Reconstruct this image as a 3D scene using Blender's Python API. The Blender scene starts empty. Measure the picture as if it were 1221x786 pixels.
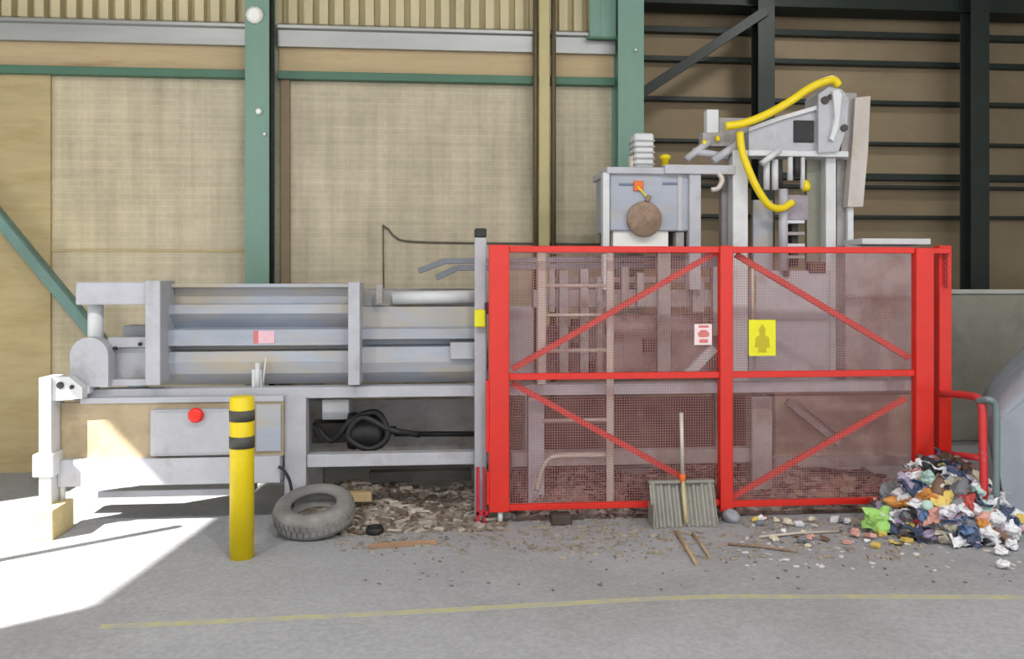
import bpy, bmesh, math, random
from mathutils import Vector, Matrix, noise
random.seed(7)
SC = bpy.context.scene
COL = SC.collection
# ------------------------------------------------------------------ camera maths
F = 1000.0; TH = math.radians(5.0); H = 1.65; HY = 335.0
CT, ST = math.cos(TH), math.sin(TH)
def ray(px, py):
    u = (px - 610.5) / F; v = (HY - py) / F
    return Vector((u * CT + ST, CT - u * ST, v))
def U(px, py, Y):                     # point where the sight line meets the vertical plane Y
    d = ray(px, py); t = Y / d.y
    return Vector((d.x * t, Y, H + d.z * t))
def G(px, py, z=0.0):                 # point where the sight line meets the height z
    d = ray(px, py); t = (z - H) / d.z
    return Vector((d.x * t, d.y * t, z))
# ------------------------------------------------------------------ materials
def lin(c):
    return tuple((x / 12.92 if x <= .04045 else ((x + .055) / 1.055) ** 2.4) for x in (v / 255 for v in c))
MATS = {}
def mat(name, c, rough=.6, metal=0.0, var=.18, scale=5.0, stain=None, smin=.55, smax=.7, sscale=3.0,
        stretch=(1, 1, 1), bump=.0, bscale=60, coord='Object', clear=0.0):
    if name in MATS: return MATS[name]
    m = bpy.data.materials.new(name); m.use_nodes = True; MATS[name] = m
    nt = m.node_tree; N = nt.nodes; L = nt.links
    b = N['Principled BSDF']
    c = lin(c)
    tc = N.new('ShaderNodeTexCoord'); mp = N.new('ShaderNodeMapping'); mp.inputs['Scale'].default_value = stretch
    L.new(tc.outputs[coord], mp.inputs['Vector'])
    n1 = N.new('ShaderNodeTexNoise'); n1.inputs['Scale'].default_value = scale; n1.inputs['Detail'].default_value = 6
    n1.inputs['Roughness'].default_value = .65
    L.new(mp.outputs[0], n1.inputs['Vector'])
    r1 = N.new('ShaderNodeValToRGB')
    lo = tuple(x * (1 - var) for x in c) + (1,); hi = tuple(min(1, x * (1 + var)) for x in c) + (1,)
    r1.color_ramp.elements[0].position = .32; r1.color_ramp.elements[0].color = lo
    r1.color_ramp.elements[1].position = .68; r1.color_ramp.elements[1].color = hi
    L.new(n1.outputs['Fac'], r1.inputs['Fac'])
    out = r1.outputs['Color']
    if stain:
        n2 = N.new('ShaderNodeTexNoise'); n2.inputs['Scale'].default_value = sscale; n2.inputs['Detail'].default_value = 8
        n2.inputs['Roughness'].default_value = .7
        L.new(mp.outputs[0], n2.inputs['Vector'])
        r2 = N.new('ShaderNodeValToRGB')
        r2.color_ramp.elements[0].position = smin; r2.color_ramp.elements[0].color = (0, 0, 0, 1)
        r2.color_ramp.elements[1].position = smax; r2.color_ramp.elements[1].color = (1, 1, 1, 1)
        L.new(n2.outputs['Fac'], r2.inputs['Fac'])
        mx = N.new('ShaderNodeMix'); mx.data_type = 'RGBA'
        L.new(r2.outputs['Color'], mx.inputs['Factor']); L.new(out, mx.inputs[6])
        mx.inputs[7].default_value = lin(stain) + (1,)
        out = mx.outputs[2]
    L.new(out, b.inputs['Base Color'])
    b.inputs['Roughness'].default_value = rough; b.inputs['Metallic'].default_value = metal
    if clear: b.inputs['Coat Weight'].default_value = clear
    if bump:
        n3 = N.new('ShaderNodeTexNoise'); n3.inputs['Scale'].default_value = bscale; n3.inputs['Detail'].default_value = 4
        L.new(tc.outputs[coord], n3.inputs['Vector'])
        bp = N.new('ShaderNodeBump'); bp.inputs['Strength'].default_value = bump; bp.inputs['Distance'].default_value = .02
        L.new(n3.outputs['Fac'], bp.inputs['Height']); L.new(bp.outputs[0], b.inputs['Normal'])
    return m
STEEL = mat('machine_grey_paint', (176, 177, 184), .5, 0, .10, 4, (150, 141, 130), .56, .78, 3.5, bump=.06)
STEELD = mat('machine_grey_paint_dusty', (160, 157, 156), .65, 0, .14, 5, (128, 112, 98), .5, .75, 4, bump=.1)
PLATE = mat('machine_side_plate', (160, 167, 180), .55, 0, .12, 3, (176, 165, 146), .46, .66, 2.2, stretch=(.5, 1, 1.6), bump=.06)
PALE = mat('pale_grey_enamel', (205, 207, 210), .45, 0, .08, 5, (170, 160, 150), .6, .8)
DARK = mat('black_rubber', (34, 34, 36), .6, 0, .3, 8, (80, 76, 70), .55, .8)
DKGREEN = mat('dark_green_paint', (36, 46, 42), .55, 0, .2, 4)
GREEN = mat('green_column_paint', (112, 146, 130), .5, 0, .10, 2.2, (122, 156, 150), .45, .7, 1.2, stretch=(1, 1, .35))
RAILG = mat('green_rail_paint', (74, 112, 92), .55, 0, .12, 3)
TEAL = mat('teal_brace_paint', (100, 132, 124), .5, 0, .15, 4, (120, 120, 110), .55, .75)
RED = mat('red_gate_paint', (212, 40, 27), .42, 0, .08, 4, (190, 70, 55), .62, .8, 4)
REDW = mat('red_mesh_wire', (188, 136, 134), .6, 0, .12, 5)
YEL = mat('yellow_bollard_paint', (226, 200, 8), .45, 0, .07, 6, (170, 150, 40), .64, .8, 5)
HOSE = mat('yellow_hose', (232, 206, 20), .45, 0, .06, 8)
BAND = mat('dark_band', (74, 72, 66), .6, 0, .15, 10)
TYRE = mat('tyre_rubber', (128, 126, 124), .85, 0, .15, 7, (160, 156, 150), .5, .75, 5, bump=.15, bscale=90)
TYREI = mat('tyre_inside', (40, 38, 36), .9, 0, .2, 7, (120, 110, 95), .58, .8, 6)
ALU = mat('aluminium_tube', (200, 190, 180), .5, .15, .10, 6, (150, 130, 118), .55, .8)
SCOOP = mat('ribbed_scoop_metal', (152, 150, 142), .5, .35, .15, 6, (112, 102, 88), .5, .75, 6)
WOOD = mat('worn_wood', (176, 152, 112), .75, 0, .2, 6, stretch=(1, 1, .2))
RUST = mat('rusty_brown', (150, 128, 110), .8, 0, .2, 14, (118, 94, 78), .5, .7, 12, bump=.2)
SIGNY = mat('warning_yellow', (226, 222, 16), .5, 0, .04, 8)
SIGNO = mat('warning_symbol', (186, 172, 10), .5, 0, .05, 8)
SIGNW = mat('sign_white', (232, 214, 214), .5, 0, .04, 8)
SIGNP = mat('sign_faded_red', (206, 116, 116), .5, 0, .08, 8)
SIGNK = mat('sticker_pink', (224, 180, 192), .5, 0, .08, 12)
BTN = mat('red_button', (228, 40, 30), .35, 0, .05, 8)
ORNG = mat('orange_strap', (222, 110, 40), .6, 0, .1, 8)
CONC = mat('concrete_wall_low', (146, 144, 132), .85, 0, .12, 2.5, (118, 116, 104), .52, .75, 1.5, bump=.1)
CAP = mat('concrete_cap', (186, 186, 178), .8, 0, .08, 4)
TARP = mat('grey_tarpaulin', (150, 156, 166), .8, 0, .10, 2.5, (112, 118, 126), .52, .75, 2.0, bump=.1, bscale=14)
FLASH = mat('galvanised_flashing', (158, 158, 156), .38, .5, .10, 2, stretch=(.4, 1, 3))
BAYW = mat('bay_cladding', (150, 134, 108), .8, 0, .12, 1.4, (134, 114, 90), .5, .75, .8, stretch=(.6, 1, 1))
CABLE = mat('cable_grey', (96, 90, 80), .6, 0, .1, 8)
CHAN = mat('cream_channel', (188, 176, 128), .6, 0, .08, 3)
DEBR = mat('dusty_debris', (148, 139, 128), .95, 0, .3, 16, (104, 92, 82), .48, .65, 12, bump=.5, bscale=30)
DEBB = mat('brown_waste', (150, 132, 124), .95, 0, .38, 14, (96, 74, 66), .46, .62, 9, bump=.5, bscale=30)
# floor
def floor_mat():
    m = mat('concrete_floor', (160, 161, 165), .8, 0, .07, 1.3, (146, 146, 148), .48, .75, .8, bump=.10, bscale=40)
    nt = m.node_tree; N = nt.nodes; L = nt.links; b = N['Principled BSDF']
    src = b.inputs['Base Color'].links[0].from_socket
    tc = N.new('ShaderNodeTexCoord')
    # fine grit
    g = N.new('ShaderNodeTexNoise'); g.inputs['Scale'].default_value = 38; g.inputs['Detail'].default_value = 5
    L.new(tc.outputs['Object'], g.inputs['Vector'])
    gr = N.new('ShaderNodeMapRange'); gr.inputs[1].default_value = .35; gr.inputs[2].default_value = .7
    gr.inputs[3].default_value = .88; gr.inputs[4].default_value = 1.08
    L.new(g.outputs['Fac'], gr.inputs[0])
    mul = N.new('ShaderNodeMix'); mul.data_type = 'RGBA'; mul.blend_type = 'MULTIPLY'; mul.inputs[0].default_value = 1
    L.new(src, mul.inputs[6]); L.new(gr.outputs[0], mul.inputs[7])
    # dust swept against the machine and the rubbish heap
    mp = N.new('ShaderNodeMapping'); mp.inputs['Location'].default_value = (-2.6 * .34, -5.2 * .95, 0); mp.inputs['Scale'].default_value = (.34, .95, 0)
    L.new(tc.outputs['Object'], mp.inputs['Vector'])
    ln = N.new('ShaderNodeVectorMath'); ln.operation = 'LENGTH'; L.new(mp.outputs[0], ln.inputs[0])
    nz = N.new('ShaderNodeTexNoise'); nz.inputs['Scale'].default_value = 2.6; nz.inputs['Detail'].default_value = 8; nz.inputs['Roughness'].default_value = .7
    L.new(tc.outputs['Object'], nz.inputs['Vector'])
    ad = N.new('ShaderNodeMath'); ad.operation = 'MULTIPLY_ADD'; L.new(nz.outputs['Fac'], ad.inputs[0]); ad.inputs[1].default_value = 1.1; L.new(ln.outputs['Value'], ad.inputs[2])
    mr = N.new('ShaderNodeMapRange'); mr.inputs[1].default_value = 1.1; mr.inputs[2].default_value = 1.75; mr.inputs[3].default_value = .85; mr.inputs[4].default_value = 0
    L.new(ad.outputs[0], mr.inputs[0])
    mx = N.new('ShaderNodeMix'); mx.data_type = 'RGBA'
    L.new(mr.outputs[0], mx.inputs[0]); L.new(mul.outputs[2], mx.inputs[6]); mx.inputs[7].default_value = lin((158, 147, 132)) + (1,)
    L.new(mx.outputs[2], b.inputs['Base Color'])
    return m
FLOOR = floor_mat()
def brick_wall():
    m = bpy.data.materials.new('tan_blockwork'); m.use_nodes = True
    nt = m.node_tree; N = nt.nodes; L = nt.links; b = N['Principled BSDF']; b.inputs['Roughness'].default_value = .9
    tc = N.new('ShaderNodeTexCoord')
    sp = N.new('ShaderNodeSeparateXYZ'); L.new(tc.outputs['Object'], sp.inputs[0])
    cb = N.new('ShaderNodeCombineXYZ'); L.new(sp.outputs['X'], cb.inputs[0]); L.new(sp.outputs['Z'], cb.inputs[1])
    br = N.new('ShaderNodeTexBrick'); br.inputs['Scale'].default_value = 1
    br.inputs['Brick Width'].default_value = .11; br.inputs['Row Height'].default_value = .055; br.inputs['Mortar Size'].default_value = .005
    br.inputs['Color1'].default_value = lin((190, 179, 150)) + (1,); br.inputs['Color2'].default_value = lin((185, 174, 145)) + (1,)
    br.inputs['Mortar'].default_value = lin((194, 184, 156)) + (1,)
    L.new(cb.outputs[0], br.inputs['Vector'])
    def nz(scale, st, a, bb):
        mp = N.new('ShaderNodeMapping'); mp.inputs['Scale'].default_value = st; L.new(tc.outputs['Object'], mp.inputs[0])
        n = N.new('ShaderNodeTexNoise'); n.inputs['Scale'].default_value = scale; n.inputs['Detail'].default_value = 6
        L.new(mp.outputs[0], n.inputs[0])
        r = N.new('ShaderNodeMapRange'); r.inputs[1].default_value = .3; r.inputs[2].default_value = .7; r.inputs[3].default_value = a; r.inputs[4].default_value = bb
        L.new(n.outputs['Fac'], r.inputs[0]); return r.outputs[0]
    cur = br.outputs['Color']
    for v in (nz(9, (1, 1, .12), .86, 1.12), nz(1.1, (1, 1, 1), .88, 1.10), nz(10, (.15, 1, 1.4), .92, 1.07)):
        mu = N.new('ShaderNodeMix'); mu.data_type = 'RGBA'; mu.blend_type = 'MULTIPLY'; mu.inputs[0].default_value = 1
        L.new(cur, mu.inputs[6]); L.new(v, mu.inputs[7]); cur = mu.outputs[2]
    # greyer dust film low down and to the right, ochre to the left
    n = N.new('ShaderNodeTexNoise'); n.inputs['Scale'].default_value = .7; L.new(tc.outputs['Object'], n.inputs[0])
    a = N.new('ShaderNodeMath'); a.operation = 'MULTIPLY_ADD'; L.new(sp.outputs['X'], a.inputs[0]); a.inputs[1].default_value = .28; L.new(n.outputs['Fac'], a.inputs[2])
    r = N.new('ShaderNodeMapRange'); r.inputs[1].default_value = -.5; r.inputs[2].default_value = .9; L.new(a.outputs[0], r.inputs[0])
    mx = N.new('ShaderNodeMix'); mx.data_type = 'RGBA'; mx.blend_type = 'MULTIPLY'; mx.inputs[0].default_value = 1
    rr = N.new('ShaderNodeValToRGB'); rr.color_ramp.elements[0].color = (.98, .93, .80, 1); rr.color_ramp.elements[1].color = (1, 1.0, 1.08, 1)
    L.new(r.outputs[0], rr.inputs[0]); L.new(cur, mx.inputs[6]); L.new(rr.outputs[0], mx.inputs[7])
    L.new(mx.outputs[2], b.inputs['Base Color'])
    bp = N.new('ShaderNodeBump'); bp.inputs['Strength'].default_value = .12; bp.inputs['Distance'].default_value = .01
    L.new(br.outputs['Fac'], bp.inputs['Height']); bp.invert = True; L.new(bp.outputs[0], b.inputs['Normal'])
    return m
BRICK = brick_wall()
OCHRE = mat('ochre_panel', (180, 163, 122), .9, 0, .10, 3, (160, 138, 92), .5, .75, 2, stretch=(.5, 1, 2.5))
STRIP = mat('tan_board_strip', (190, 170, 134), .9, 0, .12, 3, (166, 138, 104), .52, .72, 3, stretch=(.3, 1, 3))
CORR = mat('cream_corrugated_sheet', (204, 192, 154), .6, 0, .08, 3, stretch=(1, 1, .3))
ROOF = mat('roof_sheet', (170, 170, 168), .7, 0, .08, 2)

# ------------------------------------------------------------------ mesh builder
ORG = {}
class MB:
    def __init__(s): s.b = bmesh.new()
    def box(s, x0, x1, y0, y1, z0, z1, bev=.004, M=None):
        r = bmesh.ops.create_cube(s.b, size=1)
        vs = r['verts']
        dx, dy, dz = abs(x1 - x0), abs(y1 - y0), abs(z1 - z0)
        for v in vs:
            v.co = Vector(((x0 + x1) / 2 + v.co.x * dx, (y0 + y1) / 2 + v.co.y * dy, (z0 + z1) / 2 + v.co.z * dz))
        if M is not None:
            for v in vs: v.co = M @ v.co
        bev = min(bev, .3 * min(dx, dy, dz))
        if bev > 0:
            es = list({e for v in vs for e in v.link_edges})
            bmesh.ops.bevel(s.b, geom=es, offset=bev, segments=1, affect='EDGES', profile=.5)
        return s
    def pbox(s, px0, py0, px1, py1, Y, d, bev=.004):     # box whose front face at depth Y spans a seen rectangle
        a = U(px0, py1, Y); c = U(px1, py0, Y); m0 = U((px0 + px1) / 2, py1, Y); m1 = U((px0 + px1) / 2, py0, Y)
        return s.box(a.x, c.x, Y, Y + d, m0.z, m1.z, bev)
    def bar(s, p, q, w, h, bev=.003):                     # square bar from p to q
        p, q = Vector(p), Vector(q); d = q - p; L = d.length; z = d.normalized()
        up = Vector((0, 1, 0)) if abs(z.y) < .9 else Vector((0, 0, 1))
        x = up.cross(z).normalized(); y = z.cross(x)
        M = Matrix((x, y, z)).transposed().to_4x4(); M.translation = (p + q) / 2
        return s.box(-w / 2, w / 2, -h / 2, h / 2, -L / 2, L / 2, bev, M)
    def tube(s, pts, r, n=12, cap=True, radii=None):
        pts = [Vector(p) for p in pts]; rings = []
        t0 = (pts[1] - pts[0]).normalized()
        ref = Vector((0, 0, 1)) if abs(t0.z) < .9 else Vector((1, 0, 0))
        x = (ref - t0 * ref.dot(t0)).normalized()
        for i, p in enumerate(pts):
            if i == 0: t = pts[1] - pts[0]
            elif i == len(pts) - 1: t = pts[-1] - pts[-2]
            else: t = (pts[i + 1] - pts[i]).normalized() + (pts[i] - pts[i - 1]).normalized()
            t.normalize(); x = (x - t * x.dot(t)).normalized(); y = t.cross(x)
            rr = radii[i] if radii else r
            rings.append([s.b.verts.new(p + (x * math.cos(a) + y * math.sin(a)) * rr) for a in (2 * math.pi * k / n for k in range(n))])
        for a, c in zip(rings, rings[1:]):
            for k in range(n):
                f = s.b.faces.new((a[k], a[(k + 1) % n], c[(k + 1) % n], c[k])); f.smooth = n > 4
        if cap:
            s.b.faces.new(rings[0][::-1]); s.b.faces.new(rings[-1])
        return s
    def lathe(s, prof, o, n=32, M=None, close=False, cap=True):        # prof: (r, z) list
        rings = []; o = Vector(o)
        for r, z in prof:
            rings.append([s.b.verts.new((M @ Vector((r * math.cos(a), r * math.sin(a), z)) if M else Vector((r * math.cos(a), r * math.sin(a), z))) + o)
                          for a in (2 * math.pi * k / n for k in range(n))])
        prs = list(zip(rings, rings[1:]))
        if close: prs.append((rings[-1], rings[0]))
        for a, c in prs:
            for k in range(n):
                f = s.b.faces.new((a[k], a[(k + 1) % n], c[(k + 1) % n], c[k])); f.smooth = True
        if cap and not close:
            s.b.faces.new(rings[0][::-1]); s.b.faces.new(rings[-1])
        return s
    def prism(s, poly, y0, y1):                            # polygon in x,z swept along y
        a = [s.b.verts.new((x, y0, z)) for x, z in poly]; c = [s.b.verts.new((x, y1, z)) for x, z in poly]
        n = len(poly)
        s.b.faces.new(a); s.b.faces.new(c[::-1])
        for k in range(n): s.b.faces.new((a[k], c[k], c[(k + 1) % n], a[(k + 1) % n]))
        return s
    def pprism(s, pts, Y, d): return s.prism([(U(px, py, Y).x, U(px, py, Y).z) for px, py in pts], Y, Y + d)
    def xprof(s, prof, x0, x1):                            # profile in y,z swept along x (closed)
        a = [s.b.verts.new((x0, y, z)) for y, z in prof]; c = [s.b.verts.new((x1, y, z)) for y, z in prof]
        n = len(prof)
        s.b.faces.new(a[::-1]); s.b.faces.new(c)
        for k in range(n): s.b.faces.new((a[k], a[(k + 1) % n], c[(k + 1) % n], c[k]))
        return s
    def build(s, name, m, parent=None, **kw):
        bmesh.ops.recalc_face_normals(s.b, faces=s.b.faces)
        me = bpy.data.meshes.new(name)
        if parent is None:
            co = [v.co for v in s.b.verts]
            o0 = Vector(((min(c.x for c in co) + max(c.x for c in co)) / 2, (min(c.y for c in co) + max(c.y for c in co)) / 2, min(c.z for c in co)))
        else:
            o0 = ORG[parent.name]
        for v in s.b.verts: v.co -= o0
        s.b.to_mesh(me); s.b.free()
        me.materials.append(m)
        ob = bpy.data.objects.new(name, me); COL.objects.link(ob)
        if parent is None: ob.location = o0; ORG[ob.name] = o0
        else: ob.parent = parent; ORG[ob.name] = o0
        for k, v in kw.items(): ob[k] = v
        return ob
def thing(name, loc, label, cat, group=None):
    o = bpy.data.objects.new(name, None); COL.objects.link(o); o.location = loc; ORG[o.name] = Vector(loc)
    o.empty_display_size = .1
    o['label'] = label; o['category'] = cat
    if group: o['group'] = group
    return o
def tag(o, label, cat, group=None):
    o['label'] = label; o['category'] = cat
    if group: o['group'] = group
    return o
def smooth(pts, n=8):                                      # Catmull-Rom through points
    P = [Vector(p) for p in pts]; P = [P[0] * 2 - P[1]] + P + [P[-1] * 2 - P[-2]]; out = []
    for i in range(1, len(P) - 2):
        for k in range(n):
            t = k / n; a, b, c, d = P[i - 1:i + 3]
            out.append(.5 * ((2 * b) + (c - a) * t + (2 * a - 5 * b + 4 * c - d) * t * t + (3 * b - a - 3 * c + d) * t ** 3))
    out.append(P[-2]); return out

# ------------------------------------------------------------------ the setting
YW = 7.6; YB = 11.0; RZ = 6.3
def struct(name, mb, m): return mb.build(name, m, kind='structure')
b = MB(); b.box(-30, 20, -40, YB + 1, -.2, 0, 0); struct('floor', b, FLOOR)
xc2 = U(752, 300, YW).x
zt = U(610, 36, YW).z
b = MB(); b.box(-8, xc2, YW, YW + .25, 0, zt, 0); struct('wall_back', b, BRICK)
# corrugated sheet above
b = MB(); n = 0; x = -8.0; pts = []
while x < U(712, 20, YW).x:
    pts += [(x, YW + .12), (x + .05, YW + .12), (x + .055, YW + .005), (x + .13, YW + .005)]; x += .135
top = [b.b.verts.new((px, py, RZ)) for px, py in pts]; bot = [b.b.verts.new((px, py, zt)) for px, py in pts]
for k in range(len(pts) - 1): b.b.faces.new((bot[k], bot[k + 1], top[k + 1], top[k]))
tb = [b.b.verts.new((px, YW + .1, RZ)) for px, py in (pts[0], pts[-1])]; bb = [b.b.verts.new((px, YW + .1, zt)) for px, py in (pts[0], pts[-1])]
b.b.faces.new((bb[0], tb[0], tb[1], bb[1])); b.b.faces.new((bot[0], top[0], tb[0], bb[0])); b.b.faces.new((bot[-1], bb[1], tb[1], top[-1]))
struct('wall_upper', b, CORR)
xl1, xr1, xl2 = U(290, 60, 7.4).x, U(328, 60, 7.4).x, U(737, 60, 7.4).x
FZ0, FZ1 = U(610, 64, YW).z, U(610, 36, YW).z
def flash(x0, x1):
    b = MB(); b.xprof([(YW, FZ0), (YW - .08, FZ0), (YW - .09, FZ1 - .075), (YW - .115, FZ1 - .06), (YW - .115, FZ1 - .035), (YW - .0, FZ1 + .015)], x0, x1); return b
struct('trim_1', flash(-8, xl1), FLASH); struct('trim_2', flash(xr1, xl2), FLASH)
GZ = U(610, 97, YW).z
for i, (a, c) in enumerate(((-8, xl1), (xr1, xl2))):
    b = MB(); b.box(a, c, YW - .09, YW, GZ - .035, GZ + .035); struct('trim_%d' % (3 + i), b, RAILG)
    b = MB(); b.box(a, c, YW - .02, YW, GZ + .035, FZ0, 0); struct('trim_%d' % (5 + i), b, STRIP)
# ochre panel at the far left and the seam batten
b = MB(); b.box(-8, U(62, 200, YW).x, YW - .03, YW, 0, GZ - .035, 0); struct('wall_left_panel', b, OCHRE)
b = MB(); b.box(U(62, 300, YW).x, xl1, YW - .012, YW, U(180, 297, YW).z - .02, U(180, 297, YW).z, 0); struct('trim_7', b, OCHRE)
b = MB(); b.box(xr1 + .02, U(345, 200, 7.55).x, YW - .05, YW, 0, GZ - .035, 0); struct('trim_8', b, mat('brown_strip', (138, 120, 98), .9, 0, .1, 3))  # brown upright strip on the wall right of the tall column
b = MB(); b.box(-8, xc2, YW - .02, YW, 0, .12, .004); struct('baseboard_back', b, CONC)
# left wall with its tall doorway: sun comes through here
def wx(y): return -6.2 + .125 * (y - 3)
def lwall(y0, y1, z0, z1):
    b = MB(); r = bmesh.ops.create_cube(b.b, size=1)
    for v in r['verts']:
        y = (y0 + y1) / 2 + v.co.y * (y1 - y0)
        v.co = Vector((wx(y) - .1 + v.co.x * .2, y, (z0 + z1) / 2 + v.co.z * (z1 - z0)))
    return b
J0, J1, LH = .90, 4.62, 4.90
b = lwall(-6.5, J0, 0, RZ); c = lwall(J1, YW, 0, RZ); d = lwall(J0, J1, LH, RZ)
struct('wall_left', b, CONC); struct('wall_left_rear', c, CONC); struct('wall_left_lintel', d, CONC)
b = MB()
q_ = [(wx(-6.6) - .2, -6.6), (13, -6.6), (13, YB + .3), (wx(YB + .3) - .2, YB + .3)]
lo_ = [b.b.verts.new((x, y, RZ)) for x, y in q_]; hi_ = [b.b.verts.new((x, y, RZ + .15)) for x, y in q_]
b.b.faces.new(lo_[::-1]); b.b.faces.new(hi_)
for k in range(4): b.b.faces.new((lo_[k], lo_[(k + 1) % 4], hi_[(k + 1) % 4], hi_[k]))
struct('ceiling', b, ROOF)
b = MB(); b.box(12.8, 13, -6.5, YB + .3, 0, RZ, 0); struct('wall_right', b, CONC)
# the bay beyond
b = MB(); b.box(xc2 - .2, 13, YB, YB + .2, 0, RZ, 0); struct('wall_back_bay', b, BAYW)
b = MB(); b.box(xc2 - .2, xc2 - .02, YW + .25, YB, 0, RZ, 0); struct('wall_bay_side', b, BAYW)
PY = [(40, 7), (74, 6), (121, 5), (170, 4), (210, 8), (222, 4), (258, 4)]
ti = 9
for py, hh in PY:
    zz = U(1000, py, YB - .1).z
    b = MB(); b.box(xc2, 13, YB - .12, YB, zz - hh * .0055, zz + hh * .0055); struct('trim_%d' % ti, b, DKGREEN); ti += 1
zz = U(1000, 6, 10.6).z
b = MB(); b.box(xc2, 13, 10.55, 10.75, zz - .07, zz + .14); b.box(xc2, 13, 10.45, 10.85, zz - .085, zz - .07); struct('trim_%d' % ti, b, DKGREEN); ti += 1
# ------------------------------------------------------------------ columns
def hcol(x0, x1, y, d, z0, z1, mb):
    mb.box(x0, x1, y, y + .015, z0, z1, .003); mb.box(x0, x1, y + d - .015, y + d, z0, z1, .003)
    xm = (x0 + x1) / 2; mb.box(xm - .006, xm + .006, y + .015, y + d - .015, z0, z1, 0); return mb
CY = 7.32
def gcol(p0, p1, label, plates):
    x0, x1 = U(p0, 200, CY).x, U(p1, 200, CY).x
    t = thing('steel_column', ((x0 + x1) / 2, CY + .1, 0), label, 'column')
    hcol(x0, x1, CY, YW - CY - .001, 0, RZ, MB()).build('shaft', GREEN, t)
    b = MB(); b.box(x0 - .06, x1 + .06, CY - .05, YW - .001, 0, .02); b.build('base_plate', GREEN, t)
    for i, (px, py, s) in enumerate(plates):
        p = U(px, py, CY); M_ = Matrix.Rotation(math.pi / 2, 3, 'X')
        b = MB(); b.lathe([(s, 0), (s, .02), (s * .6, .04)], (p.x, CY, p.z), 10, M_); b.build('bolt_cap', mat('white_plastic', (235, 235, 230), .4, 0, .03, 5), t)
    return t
gcol(292, 321, 'tall green steel column rising from behind the grey machine', [(304, 18, .075), (309, 133, .028), (316, 160, .014)])
gcol(737, 768, 'green steel column at the end of the tan wall, above the grey tank', [(757, 60, .012)])
b = MB(); p = U(324, 200, 7.42); b.tube([(p.x, 7.42, .02), (p.x, 7.42, RZ)], .022, 12)  # black tube added to stand for the shade line beside the column web
tag(b.build('shade_strip', DARK), 'added black strip standing for the shade right of the tall green column', 'pipe')
# upper green post beside it
x0, x1 = U(703, 20, 7.45).x, U(735, 20, 7.45).x
t = thing('roof_post', ((x0 + x1) / 2, 7.5, U(720, 47, 7.45).z), 'short green steel post hanging beside the top of the right green column', 'post')
b = MB(); z0 = U(720, 47, 7.45).z; b.box(x0, x0 + .1, 7.45, YW - .13, z0 + .02, RZ); b.box(x1 - .1, x1, 7.45, YW - .13, z0 + .02, RZ); b.box(x0 + .1, x1 - .1, 7.455, 7.465, z0 + .02, RZ, 0); b.build('shaft', GREEN, t)
b = MB(); b.box(x0 - .03, x1 + .01, 7.42, YW - .13, z0, z0 + .02); b.build('end_plate', RAILG, t)
def bcol(p0, p1, label):
    y = 10.3; x0, x1 = U(p0, 100, y).x, U(p1, 100, y).x
    t = thing('bay_column', ((x0 + x1) / 2, y + .1, 0), label, 'column')
    hcol(x0, x1, y, .24, 0, RZ, MB()).build('shaft', DKGREEN, t)
    b = MB(); b.box(x0 - .08, x1 + .08, y, y + .3, 0, .025); b.build('base_plate', DKGREEN, t)
bcol(904, 924, 'dark steel column behind the top of the yellow hose machine'); bcol(1158, 1180, 'dark steel column right of the red gate in the rear bay')
b = MB(); pa, pb = U(766, 110, 10.27), U(914, 12, 10.27); pa = pa + (pa - pb) * ((pa.x - xc2 - .06) / (pb.x - pa.x)); b.bar(pa, pb, .12, .06)
tag(b.build('diagonal_brace', DKGREEN), 'dark diagonal steel brace in the rear bay beside the green column', 'brace')
# left diagonal brace
b = MB(); p, q = U(-60, 192, 7.38), U(118, 408, 7.38); dr = (q - p).normalized(); nr = Vector((dr.z, 0, -dr.x))
q2 = p + dr * ((p.z - .03) / -dr.z); p = p + dr * ((-5.45 - p.x) / dr.x)
b.bar(p, q2, .085, .012); b.bar(p + Vector((.035, .05, .03)), q2 + Vector((.035, .05, .03)), .012, .1)
tag(b.build('diagonal_brace', TEAL), 'teal diagonal brace sloping down behind the left end of the machine', 'brace')
# cream channel with a thin dark tube along each side
x0, x1 = U(643, 200, 7.4).x, U(656, 200, 7.4).x
b = MB(); b.box(x0, x1, 7.41, 7.48, .02, RZ, .008)
tag(b.build('cable_channel', CHAN), 'cream upright cable channel between two dark tubes on the tan wall', 'channel')
for px, lb in ((638.5, 'left'), (660, 'right')):
    p = U(px, 200, 7.45); b = MB(); b.tube([(p.x, 7.45, .02), (p.x, 7.45, RZ)], .022, 10)
    tag(b.build('side_tube', mat('dark_tube', (92, 80, 58), .5, .2, .1, 4)), 'thin dark tube running up the %s side of the cream cable channel' % lb, 'pipe')
# wall cable
yw = YW - .015
pts = smooth([U(456, 268, yw), U(463, 273, yw), U(470, 281, yw), U(485, 287, yw), U(540, 289, yw), U(640, 290, yw), U(735, 291, yw)], 6)
b = MB(); b.tube(pts, .009, 8); b.tube([U(457, 268, yw), U(457, 300, yw), U(457.5, 350, yw)], .006, 8)
tag(b.build('wall_cable', CABLE), 'thin dark cable drooping along the tan wall above the machine', 'cable')

# ------------------------------------------------------------------ baling press
YM = 5.9
press = thing('baling_press', (0, 6.4, 0), 'long grey waste baling press on steel legs with ribbed side wall', 'machine')
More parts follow.
